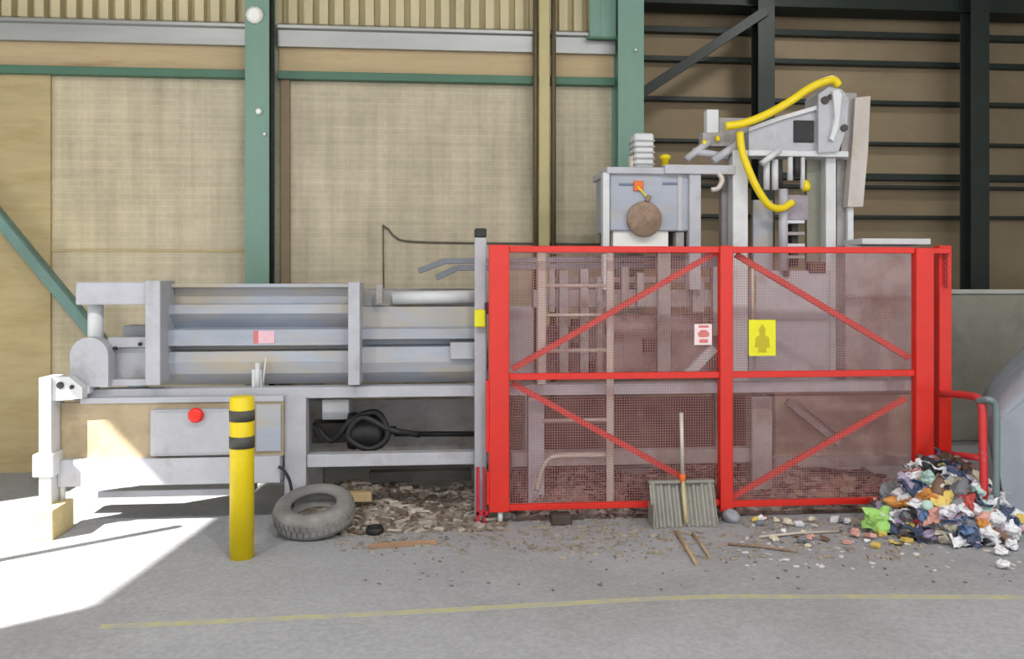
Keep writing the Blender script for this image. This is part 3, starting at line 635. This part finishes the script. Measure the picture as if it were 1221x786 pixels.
# ------------------------------------------------------------------ tyre
c0 = Vector((0, 0, 0))
pc = G(375, 606, .12)
Mt = Matrix.Rotation(math.radians(15), 3, 'X') @ Matrix.Rotation(math.radians(-3), 3, 'Y')
Ro, hw = .258, .07
prf = [(.145, -.05), (.160, -.072), (.20, -.080), (.230, -.076), (.250, -.06), (Ro, -.035), (Ro, .035), (.250, .06), (.230, .076), (.20, .080), (.160, .072), (.145, .05), (.153, .042), (.210, .038), (.232, .018), (.232, -.018), (.210, -.038), (.153, -.042)]
zoff = min((Mt @ Vector((r * math.cos(a), r * math.sin(a), z))).z for r, z in prf for a in [k * .1 for k in range(63)])
to = Vector((U(375, 600, 5.62).x, 5.62, -zoff + .001))
tt = thing('tyre', (to.x, to.y, 0), 'worn car tyre lying on the floor against the machine leg', 'tyre')
b = MB(); b.lathe(prf, to, 48, Mt, close=True); b.build('carcass', TYRE, tt)
b = MB()
for k in range(40):
    a = 2 * math.pi * k / 40
    for s in (-1, 1):
        M2 = Matrix.Translation(to) @ Mt.to_4x4() @ Matrix.Rotation(a + .05 * s, 4, 'Z')
        b.box(Ro - .01, Ro + .005, -.014, .014, s * .02 - .017, s * .02 + .017, .002, M2)
b.build('tread', TYRE, tt)
b = MB(); n_ = 24
for r0 in (0,):
    ctr = b.b.verts.new(Vector((to.x, to.y + .02, .05))); ring = []
    for k in range(n_):
        a = 2 * math.pi * k / n_; ring.append(b.b.verts.new(to + Mt @ Vector((.147 * math.cos(a), .147 * math.sin(a), -.066 + .02 * random.random()))))
    for k in range(n_): b.b.faces.new((ctr, ring[k], ring[(k + 1) % n_]))
b.build('rubble_fill', DEBR, tt, kind='stuff', label='dusty rubble lying inside the tyre')
b = MB(); b.tube(smooth([Vector((U(350, 590, 5.77).x, 5.77, 0)), U(348, 590, 5.77), U(345, 572, 5.77), U(338, 560, 5.77), U(332, 556, 5.77)], 6), .011, 8)
tag(b.build('rubber_strip', DARK), 'thin black bent strip sticking up behind the tyre', 'strip')

# ------------------------------------------------------------------ scoop shovel leaning on the gate
sv = thing('scoop_shovel', G(817, 628), 'wide ribbed metal scoop shovel leaning on the red gate', 'shovel')
p0, p1 = G(778, 629), G(858, 629); yt_ = YG - .045
b = MB(); zt_ = U(818, 574, YG - .05).z
nx, nz_ = 80, 8; grid = []
for j in range(nz_ + 1):
    row = []
    fz = j / nz_
    for i in range(nx + 1):
        fx = i / nx; xx = p0.x + (p1.x - p0.x) * fx
        yy = (p0.y) + (yt_ - p0.y) * fz + .022 * math.cos(fx * math.pi * 2 * 8) * .5 + .03 * (4 * (fx - .5) ** 2) * -1 + .0
        row.append(b.b.verts.new((xx, yy, .004 + (zt_ - .004) * fz)))
    grid.append(row)
back = [[b.b.verts.new(v.co + Vector((0, .006, 0))) for v in r] for r in grid]
for j in range(nz_):
    for i in range(nx):
        b.b.faces.new((grid[j][i], grid[j][i + 1], grid[j + 1][i + 1], grid[j + 1][i])); b.b.faces.new((back[j][i], back[j + 1][i], back[j + 1][i + 1], back[j][i + 1]))
b.build('blade', SCOOP, sv)
b = MB(); b.box(p0.x - .005, p1.x + .005, yt_ - .035, yt_ - .0, zt_ - .006, zt_ + .016); b.box(p0.x - .006, p0.x + .008, p0.y - .045, yt_ - .01, .004, zt_ * .55, .002); b.build('rim', SCOOP, sv)
xm = (p0.x + p1.x) / 2 + .005
b = MB(); b.tube([(xm, p0.y - .015, .03), (xm + .0, (p0.y + yt_) / 2 - .025, zt_ * .5), (xm, yt_ - .03, zt_ + .04)], .014, 10); b.build('socket', mat('shovel_socket', (196, 180, 140), .6), sv)
b = MB(); b.tube([(xm, yt_ - .03, zt_ + .04), (xm, yt_ - .0, U(818, 492, YG - .05).z)], .014, 12); b.build('handle', ALU, sv)
b = MB(); b.tube([(xm, yt_ - .032, zt_ + .0), (xm, yt_ - .028, zt_ + .06)], .02, 12); b.build('ferrule', ORNG, sv, label='orange ferrule')

# ------------------------------------------------------------------ right side: low wall, grey sheeted heap
b = MB(); yl = 8.2; b.box(U(1085, 400, yl).x, 12.79, yl, yl + .25, 0, U(1180, 350, yl).z, .01); struct('wall_low', b, CONC)
b = MB(); b.box(U(1085, 400, yl).x, 12.8, yl - .03, yl + .28, U(1180, 350, yl).z, U(1180, 345, yl).z, .005); struct('trim_%d' % ti, b, CAP); ti += 1
# tarpaulin over a heap: swept sections front to back
b = MB(); secs = []
yf, yk = 5.25, 6.5
NY, NS = 22, 34
outline = [(0, 0), (-.03, .18), (-.07, .42), (-.10, .62), (-.10, .74), (-.05, .84), (.10, .99), (.28, 1.14), (.5, 1.27), (.9, 1.36), (1.3, 1.2), (1.7, 1.1), (2.0, .9), (2.08, .5), (2.1, 0)]
base = smooth([Vector((a, 0, c)) for a, c in outline], 5)
xb = U(1199, 600, 5.4).x
for j in range(NY + 1):
    f = j / NY; yy = yf + (yk - yf) * f; sc_ = 1.0 - .35 * max(0, .25 - f) / .25 * 1 ; sec = []
    bulge = math.sin(min(1, f / .16) * math.pi / 2)
    for q in base:
        w = noise.noise(Vector((q.x * 2.2, yy * 3.2, q.z * 1.2))) * .04 + math.sin(yy * 16 + q.z * 2.0 + q.x * 3) * .014 * min(1, q.z * 2)
        zz = q.z * (.90 + .10 * bulge)
        sec.append(b.b.verts.new((xb + q.x + (yy - 5.4) * .64 + w * (1 if q.z > .02 else .3) + .03 * (1 - bulge), yy + w * .6, max(0, zz + (w * .5 if q.z > .05 else 0)))))
    secs.append(sec)
for a, c in zip(secs, secs[1:]):
    for k in range(len(a) - 1):
        f_ = b.b.faces.new((a[k], a[k + 1], c[k + 1], c[k])); f_.smooth = True
b.b.faces.new(secs[0]); b.b.faces.new(secs[-1][::-1])
tag(b.build('tarpaulin_heap', TARP), 'big blue-grey tarpaulin draped over a heap at the right edge', 'tarpaulin')

# ------------------------------------------------------------------ debris underfoot (uncountable: stuff)
def heap(name, x0, x1, y0, y1, hf, m, label, nx=70, ny=40, seed=0, nchip=500, m2=None):
    b = MB(); g = []; rr = random.Random(seed)
    for j in range(ny + 1):
        r = []
        for i in range(nx + 1):
            x = x0 + (x1 - x0) * i / nx; y = y0 + (y1 - y0) * j / ny
            e = min(i, nx - i, j, ny - j); ed = min(1, e / 5)
            h = hf(i / nx, j / ny) * ed
            nz = noise.noise(Vector((x * 6, y * 6, seed))) * .5 + noise.noise(Vector((x * 17, y * 17, seed + 3))) * .35 + noise.noise(Vector((x * 40, y * 40, seed))) * .25
            r.append(b.b.verts.new((x, y, max(-.004, h * (1 + .8 * nz) + nz * .012 * ed - .003))))
        g.append(r)
    for j in range(ny):
        for i in range(nx): b.b.faces.new((g[j][i], g[j][i + 1], g[j + 1][i + 1], g[j + 1][i]))
    for k in range(nchip):
        c = g[rr.randrange(2, ny - 1)][rr.randrange(2, nx - 1)].co; q = rr.uniform(.008, .036); n0 = len(b.b.faces)
        M_ = Matrix.Translation((c.x, c.y, c.z + q * .15)) @ Matrix.Rotation(rr.uniform(0, 6.3), 4, 'Z') @ Matrix.Rotation(rr.uniform(-.7, .7), 4, 'X')
        b.box(-q * rr.uniform(1, 2.2), q, -q * .6, q * .6, -q * .25, q * .25, 0, M_)
        if k % 3:
            b.b.faces.ensure_lookup_table()
            for f in b.b.faces[n0:]: f.material_index = 1 + k % 2
    ob = b.build(name, m); ob['kind'] = 'stuff'; tag(ob, label, 'debris')
    for mm in m2 or (): ob.data.materials.append(mm)
    return ob
xA, xB = U(372, 580, 6.0).x, U(600, 580, 6.0).x
heap('rubble', xA, xB, 5.5, 6.7, lambda u, v: .010 + .15 * max(0, v - .25) * (.6 + .4 * math.sin(u * 7)), DEBR, 'dusty brown rubble spilled under the machine right of the tyre', 110, 60, seed=1, nchip=700, m2=(mat('chunk_pale', (178, 168, 156), .9, 0, .25, 20), mat('chunk_brown', (112, 94, 80), .9, 0, .3, 20)))
xC, xD = U(612, 580, 6.0).x, U(1090, 580, 6.0).x
heap('waste_spill', xC, xD, 5.74, 6.72, lambda u, v: .03 + .22 * min(1, v * 2.2) * (.65 + .35 * math.sin(u * 11 + 1)), DEBB, 'brown shredded waste heaped behind the red mesh gate', 160, 50, seed=5, nchip=900, m2=(mat('chunk_rose', (168, 142, 134), .9, 0, .25, 20), mat('chunk_umber', (104, 78, 70), .9, 0, .3, 20)))
def chips(name, n, region, m, label, smin=.008, smax=.03, seed=1, thick=.25):
    rnd = random.Random(seed); b = MB()
    for k in range(n):
        px, py = region(rnd); p = G(px, py); s = rnd.uniform(smin, smax)
        M_ = Matrix.Translation((p.x, p.y, s * thick * .9)) @ Matrix.Rotation(rnd.uniform(0, 6.3), 4, 'Z') @ Matrix.Rotation(rnd.uniform(-.25, .25), 4, 'X')
        b.box(-s, s, -s * rnd.uniform(.3, .9), s * .6, -s * thick, s * thick, s * .1, M_)
    ob = b.build(name, m); ob['kind'] = 'stuff'; tag(ob, label, 'litter'); return ob
def reg(x0, x1, y0, y1, pw=1.6):
    return lambda r: (r.uniform(x0, x1), y0 + (y1 - y0) * r.random() ** pw)
chips('grit', 620, reg(385, 760, 592, 660, 1.2), mat('grit_grey', (150, 142, 132), .9, 0, .3, 12), 'pale grit and chips scattered on the floor right of the tyre', .005, .024, 3)
chips('litter_chips', 420, reg(640, 1110, 618, 668, 1.5), mat('chip_dun', (156, 145, 132), .9, 0, .35, 9), 'dun chips and scraps scattered along the foot of the gate', .006, .024, 4)
chips('paper_scraps', 90, reg(880, 1221, 622, 680, 1.4), mat('chip_white', (214, 210, 204), .8, 0, .12, 9), 'tiny white paper scraps scattered before the rubbish heap', .007, .02, 5, .12)
chips('fine_grit', 160, reg(430, 1221, 640, 705, 1.8), mat('grit_dark', (110, 104, 98), .9, 0, .3, 12), 'small dark grit sprinkled over the floor near the yellow line', .004, .010, 6)
# sticks and planks
def stick(p, q, r, m, label, name='stick', cat='stick', flat=False):
    b = MB(); p, q = Vector(p), Vector(q)
    if flat: b.bar(p, q, r * 2, r)
    else: b.tube([p, (p + q) / 2 + Vector((.004, .01, .004)), q], r, 8)
    return tag(b.build(name, m), label, cat)
stick(G(440, 651, .016), G(522, 646, .016), .016, mat('brown_plank', (160, 126, 98), .8, 0, .2, 9), 'thin brown wooden batten on the floor right of the tyre', 'wooden_batten', 'batten', True)
stick(G(830, 672, .012), G(806, 634, .012), .011, WOOD, 'pale stick on the floor in front of the scoop shovel')
stick(G(846, 664, .012), G(826, 636, .012), .008, WOOD, 'thinner pale stick right of the scoop shovel on the floor')
stick(G(905, 640, .012), G(1000, 633, .012), .009, ALU, 'long thin grey rod on the floor in front of the right gate leaf', 'rod', 'rod')
stick(G(868, 648, .012), G(950, 657, .012), .008, RUST, 'long rusty rod on the floor among the scraps', 'rod', 'rod')
b = MB(); p = G(447, 636); b.lathe([(.02, .0), (.055, .005), (.06, .03), (.05, .05), (.045, .035), (.02, .03)], p, 16); tag(b.build('rubber_ring', DARK), 'small black rubber cup on the floor right of the tyre', 'cup')
b = MB(); p = U(660, 612, YG + .1); b.box(U(668, 612, 5.62).x - .06, U(668, 612, 5.62).x + .08, 5.60, 5.72, 0, .07, .01)
tag(b.build('timber_offcut', mat('dark_timber', (74, 64, 58), .85, 0, .2, 9)), 'dark timber offcut under the bottom rail of the left gate leaf', 'block')
b = MB(); p = G(470, 595); b.box(p.x - .4, p.x - .14, 6.02, 6.1, .08, .15, .006, None); tag(b.build('wooden_offcut', WOOD), 'pale wooden offcut in the rubble under the machine', 'board')
b = MB(); p = G(872, 622); r_ = bmesh.ops.create_icosphere(b.b, subdivisions=3, radius=.06)
for v in r_['verts']:
    v.co = v.co * (1 + .25 * noise.noise(v.co * 18)); v.co.z = (v.co.z + .05) * .8; v.co += Vector((p.x, p.y, 0)); v.co.z = max(v.co.z, 0)
for f in b.b.faces: f.smooth = True
tag(b.build('grey_stone', mat('stone_grey', (150, 150, 158), .8, 0, .15, 10)), 'rounded grey lump on the floor between shovel and gate foot', 'stone')

# ------------------------------------------------------------------ rubbish heap: individual pieces
PAL = {'white': (226, 226, 230), 'grey': (120, 122, 128), 'navy': (60, 72, 100), 'blue': (92, 120, 160), 'pink': (214, 160, 150), 'yellow': (216, 188, 100), 'lilac': (170, 156, 180), 'mint': (176, 206, 196), 'red': (178, 70, 66), 'brown': (120, 94, 78), 'black': (44, 44, 48), 'orange': (206, 140, 70), 'cream': (206, 198, 178)}
TM = {k: mat('rubbish_' + k, c, .55, 0, .10, 14) for k, c in PAL.items()}
rnd = random.Random(11)
def proto_crumple(seed, flat):
    b = MB(); r_ = bmesh.ops.create_icosphere(b.b, subdivisions=3, radius=1)
    for v in r_['verts']:
        n = v.co.normalized(); s = Vector((seed * 7.1, seed * 3.3, 0))
        d = 1 + .5 * noise.noise(n * 1.6 + s) + .35 * abs(noise.noise(n * 3.7 + s)) + .2 * noise.noise(n * 8 + s)
        v.co = Vector((n.x * d, n.y * d * .8, n.z * d * flat))
    me = bpy.data.meshes.new('crumple'); b.b.to_mesh(me); b.b.free(); me.materials.append(TM['white']); return me
def proto_lathe(prof):
    b = MB(); b.lathe(prof, (0, 0, 0), 16, Matrix.Rotation(math.pi / 2, 3, 'Y')); bmesh.ops.recalc_face_normals(b.b, faces=b.b.faces)
    me = bpy.data.meshes.new('bottle'); b.b.to_mesh(me); b.b.free(); me.materials.append(TM['white']); return me
def proto_box():
    b = MB(); b.box(-1, 1, -.7, .7, -.35, .35, .05)
    for v in b.b.verts: v.co += Vector((noise.noise(v.co * 1.3), noise.noise(v.co * 1.7 + Vector((3, 0, 0))), noise.noise(v.co * 1.1 + Vector((0, 5, 0))))) * .22
    me = bpy.data.meshes.new('carton'); b.b.to_mesh(me); b.b.free(); me.materials.append(TM['white']); return me
def proto_film(seed):
    b = MB(); g = []
    for j in range(13):
        row = []
        for i in range(13):
            u, v = i / 6 - 1, j / 6 - 1; s = Vector((seed * 4.7, 1.3, seed))
            p = Vector((u, v * .75, 0)); 
            z = .42 * noise.noise(Vector((u * 1.4, v * 1.4, 0)) + s) + .2 * noise.noise(Vector((u * 3.4, v * 3.4, 2)) + s)
            row.append(b.b.verts.new((u + .25 * noise.noise(Vector((v * 2, u, 7)) + s), v * .75 + .25 * noise.noise(Vector((u * 2, v, 9)) + s), z)))
        g.append(row)
    bk = [[b.b.verts.new(v.co - Vector((0, 0, .03))) for v in r] for r in g]
    for j in range(12):
        for i in range(12):
            b.b.faces.new((g[j][i], g[j][i + 1], g[j + 1][i + 1], g[j + 1][i])); b.b.faces.new((bk[j][i], bk[j + 1][i], bk[j + 1][i + 1], bk[j][i + 1]))
    me = bpy.data.meshes.new('film'); b.b.to_mesh(me); b.b.free(); me.materials.append(TM['white']); return me
PR = {'bag': [proto_crumple(1, .55), proto_crumple(2, .7), proto_crumple(3, .45)], 'wrapper': [proto_film(1), proto_film(2), proto_film(3)],
      'bottle': [proto_lathe([(.12, -1), (.42, -.97), (.45, -.9), (.43, -.5), (.45, -.1), (.43, .3), (.3, .6), (.16, .75), (.16, .95), (.10, .97)])], 'carton': [proto_box()]}
WORD = {'bag': 'crumpled %s plastic bag', 'wrapper': 'crinkled %s wrapper', 'bottle': 'squashed %s bottle', 'carton': 'crushed %s carton'}
CAT = {'bag': 'bag', 'wrapper': 'wrapper', 'bottle': 'bottle', 'carton': 'carton'}
def piece(kind, col, loc, s, rot, label=None, group=None, where='in the rubbish heap beside the red rail'):
    me = rnd.choice(PR[kind]); o = bpy.data.objects.new({'bag': 'plastic_bag', 'wrapper': 'wrapper', 'bottle': 'plastic_bottle', 'carton': 'carton'}[kind], me); COL.objects.link(o)
    o.material_slots[0].link = 'OBJECT'; o.material_slots[0].material = TM[col] if isinstance(col, str) else col
    o.scale = (s, s, s); o.rotation_euler = rot
    M_ = o.rotation_euler.to_matrix(); zmin = min((M_ @ (v.co * s)).z for v in me.vertices)
    o.location = (loc[0], loc[1], max(loc[2], .002) - zmin if len(loc) > 2 else .002 - zmin)
    tag(o, label or (WORD[kind] % col + ' ' + where), CAT[kind], group)
    return o
hx, hy = U(1118, 600, 5.38).x, 5.38
def hh(x, y):
    d = math.hypot((x - hx) / .42, (y - hy) / .42); return max(0, .50 * (1 - d * d)) if d < 1 else 0
cols = ['white'] * 6 + ['grey'] * 3 + ['navy'] * 2 + ['lilac'] * 3 + ['blue'] * 2 + ['pink'] * 2 + ['mint'] * 2 + ['cream'] * 2 + ['yellow', 'black', 'red', 'brown', 'orange']
# mound core of unidentifiable waste
b = MB(); g = []
for j in range(31):
    row = []
    for i in range(31):
        x = hx + (i / 15 - 1) * .42; y = hy + (j / 15 - 1) * .42
        z = hh(x, y) * .78; z += noise.noise(Vector((x * 14, y * 14, 1))) * .04 * (z > .01); row.append(b.b.verts.new((x, y, max(z, -.003) if hh(x, y) > 0 else -.02)))
    g.append(row)
for j in range(30):
    for i in range(30): b.b.faces.new((g[j][i], g[j][i + 1], g[j + 1][i + 1], g[j + 1][i]))
o = b.build('mixed_waste', mat('mixed_waste', (128, 124, 130), .9, 0, .4, 22, (66, 58, 56), .48, .6, 16, bump=.5, bscale=30)); o['kind'] = 'stuff'; tag(o, 'grey mixed waste packed under the rubbish heap by the red rail', 'waste')
for k in range(250):
    a = rnd.uniform(math.pi, 2 * math.pi) if k % 3 else rnd.uniform(0, 2 * math.pi); r = .44 * math.sqrt(rnd.random())
    x, y = hx + r * math.cos(a), hy + r * math.sin(a)
    if y > YG - .1: continue
    kind = rnd.choices(['bag', 'wrapper', 'bottle', 'carton'], [5, 5, 1.4, 1.6])[0]; c = rnd.choice(cols)
    s = {'bag': rnd.uniform(.035, .075), 'wrapper': rnd.uniform(.05, .11), 'bottle': rnd.uniform(.05, .09), 'carton': rnd.uniform(.03, .06)}[kind]
    piece(kind, c, (x, y, hh(x, y) * .78 - .01), s, (rnd.uniform(-.7, .7), rnd.uniform(-.7, .7), rnd.uniform(0, 6.3)), group='%s %ss in the rubbish heap' % (c, kind))
# green lump, orange and white pieces left of the heap
GRN = mat('lime_green_film', (160, 210, 112), .45, 0, .1, 10)
p = G(1048, 634); piece('bag', GRN, (p.x, p.y), .105, (.1, 0, .4), 'lime green plastic bag crumpled on the floor left of the rubbish heap')
p = G(1070, 612); piece('carton', 'orange', (p.x, p.y), .07, (.2, .1, .8), 'orange carton lying behind the lime green bag')
p = G(1086, 604); piece('bag', 'white', (p.x, p.y), .075, (.1, .3, .8), 'white plastic bag slumped beside the orange carton')
p = G(1200, 628); piece('bag', 'white', (p.x - .03, p.y - .1), .10, (.6, 0, .5), 'larger white plastic bag at the foot of the grey tarpaulin')
for px, py, s, lb in ((1193, 662, .035, 'left'), (1207, 656, .04, 'right'), (1196, 678, .032, 'nearest')):
    p = G(px, py); piece('bag', 'white', (p.x, p.y), s, (.2, .2, px), 'small crumpled white tissue on the floor by the tarpaulin, %s of the three' % lb)
for k in range(46):
    px = rnd.uniform(890, 1110); py = 622 + 32 * rnd.random() ** 1.4; p = G(px, py)
    kind = rnd.choice(['wrapper', 'wrapper', 'bag', 'carton']); c = rnd.choice(['white', 'grey', 'cream', 'pink', 'brown', 'yellow', 'grey', 'brown'])
    piece(kind, c, (p.x, p.y), rnd.uniform(.018, .038), (rnd.uniform(-.3, .3), rnd.uniform(-.3, .3), rnd.uniform(0, 6)), group='small %s %ss along the gate foot' % (c, kind), where='scrap on the floor in front of the right gate leaf').__setitem__('label', 'small ' + WORD[kind] % c + ' on the floor before the right gate leaf')
# brown waste chunks behind the gate
BR = [mat('waste_rose', (150, 116, 108), .9, 0, .25, 12), mat('waste_tan', (160, 140, 120), .9, 0, .25, 12), mat('waste_dark', (86, 66, 60), .9, 0, .25, 12)]
NM = ['rosy', 'tan', 'dark']
for k in range(60):
    i = rnd.randrange(3); px = rnd.uniform(655, 1075); p = U(px, 590, rnd.uniform(5.80, 6.15))
    hz_ = .03 + .16 * min(1, (p.y - 5.74) / .45)
    piece(rnd.choice(['bag', 'carton']), BR[i], (p.x, p.y, hz_ * .5), rnd.uniform(.03, .07), (rnd.uniform(-.5, .5), rnd.uniform(-.5, .5), rnd.uniform(0, 6)), '%s lump of waste behind the red mesh gate' % NM[i], '%s waste lumps behind the gate' % NM[i])

# ------------------------------------------------------------------ painted line on the floor
def paint():
    m = bpy.data.materials.new('faded_yellow_paint'); m.use_nodes = True; nt = m.node_tree; N = nt.nodes; L = nt.links; bb = N['Principled BSDF']
    tc = N.new('ShaderNodeTexCoord'); n = N.new('ShaderNodeTexNoise'); n.inputs['Scale'].default_value = 9; n.inputs['Detail'].default_value = 8; L.new(tc.outputs['Object'], n.inputs[0])
    r = N.new('ShaderNodeValToRGB'); r.color_ramp.elements[0].position = .35; r.color_ramp.elements[0].color = lin((164, 163, 156)) + (1,); r.color_ramp.elements[1].position = .7; r.color_ramp.elements[1].color = lin((184, 180, 128)) + (1,)
    L.new(n.outputs['Fac'], r.inputs[0]); L.new(r.outputs[0], bb.inputs['Base Color']); bb.inputs['Roughness'].default_value = .8; return m
cl = [G(*q) for q in ((120, 747), (300, 739), (520, 728), (760, 714.5), (850, 711), (1000, 711), (1300, 712))]
b = MB(); L0 = []
for i, p in enumerate(cl):
    w = .027
    L0.append((b.b.verts.new((p.x, p.y - w, .0015)), b.b.verts.new((p.x, p.y + w, .0015)), b.b.verts.new((p.x, p.y - w, -.002)), b.b.verts.new((p.x, p.y + w, -.002))))
for a, c in zip(L0, L0[1:]):
    b.b.faces.new((a[0], c[0], c[1], a[1])); b.b.faces.new((a[2], a[3], c[3], c[2])); b.b.faces.new((a[0], a[2], c[2], c[0])); b.b.faces.new((a[1], c[1], c[3], a[3]))
tag(b.build('painted_line', paint()), 'faded yellow line painted across the concrete floor', 'floor marking')
# slim pole by the doorway (its shadow crosses the sunlit floor)
b = MB(); b.tube([(-3.75, 4.37, 0), (-3.75, 4.37, 2.0)], .04, 10); b.lathe([(.08, 0), (.08, .01), (.03, .02)], (-3.75, 4.37, 0), 16)
tag(b.build('marker_pole', STEEL), 'slim steel pole standing in the sun by the left doorway', 'pole')

# ------------------------------------------------------------------ light
sd = Vector((1, .72, -1)).normalized()
L_ = bpy.data.lights.new('sun', 'SUN'); L_.energy = 38.0; L_.angle = math.radians(.6); L_.color = (1, .96, .88)
so = bpy.data.objects.new('sun', L_); COL.objects.link(so); so.rotation_euler = sd.to_track_quat('-Z', 'Y').to_euler(); so.location = (-8, -3, 9)
w = bpy.data.worlds.new('world'); SC.world = w; w.use_nodes = True
bg = w.node_tree.nodes['Background']; bg.inputs[0].default_value = (.92, .96, 1, 1); bg.inputs[1].default_value = 3.6
# unseen fill lamps added under the roof to brighten shed and rear bay
for i, (lx, ly) in enumerate(((-3, 1.0), (1, 1.0), (5, 1.0), (4.4, 8.6))):
    t = thing('fill_lamp', (lx, ly, RZ - .5), ('added round fill lamp under the front roof, %s of three' % ('left', 'middle', 'right')[i]) if i < 3 else 'added round fill lamp under the roof of the rear bay', 'lamp')
    b = MB(); b.lathe([(.06, .35), (.1, .3), (.28, 0), (.27, 0), (.09, .28), (.05, .33)], (lx, ly, RZ - .5), 24, close=True); b.build('reflector', PALE, t)
    b = MB(); b.tube([(lx, ly, RZ - .16), (lx, ly, RZ)], .015, 8); b.build('hanger', PALE, t)
    l = bpy.data.lights.new('fill_light', 'AREA'); l.shape = 'DISK'; l.size = .5; l.energy = 300 if i < 3 else 110; l.color = (1, .97, .92)
    lo = bpy.data.objects.new('fill_light', l); COL.objects.link(lo); lo.location = (lx, ly, RZ - .52)

cam = bpy.data.cameras.new('camera'); cam.sensor_width = 36; cam.lens = 36 * F / 1221; cam.shift_y = -(392.5 - HY) / 1221; cam.clip_start = .05
co = bpy.data.objects.new('camera', cam); COL.objects.link(co); co.location = (0, 0, H); co.rotation_euler = (math.pi / 2, 0, -TH)
SC.camera = co
vs = SC.view_settings; vs.view_transform = 'Standard'; vs.look = 'None'; vs.gamma = 1; vs.use_curve_mapping = False; vs.exposure = -0.9
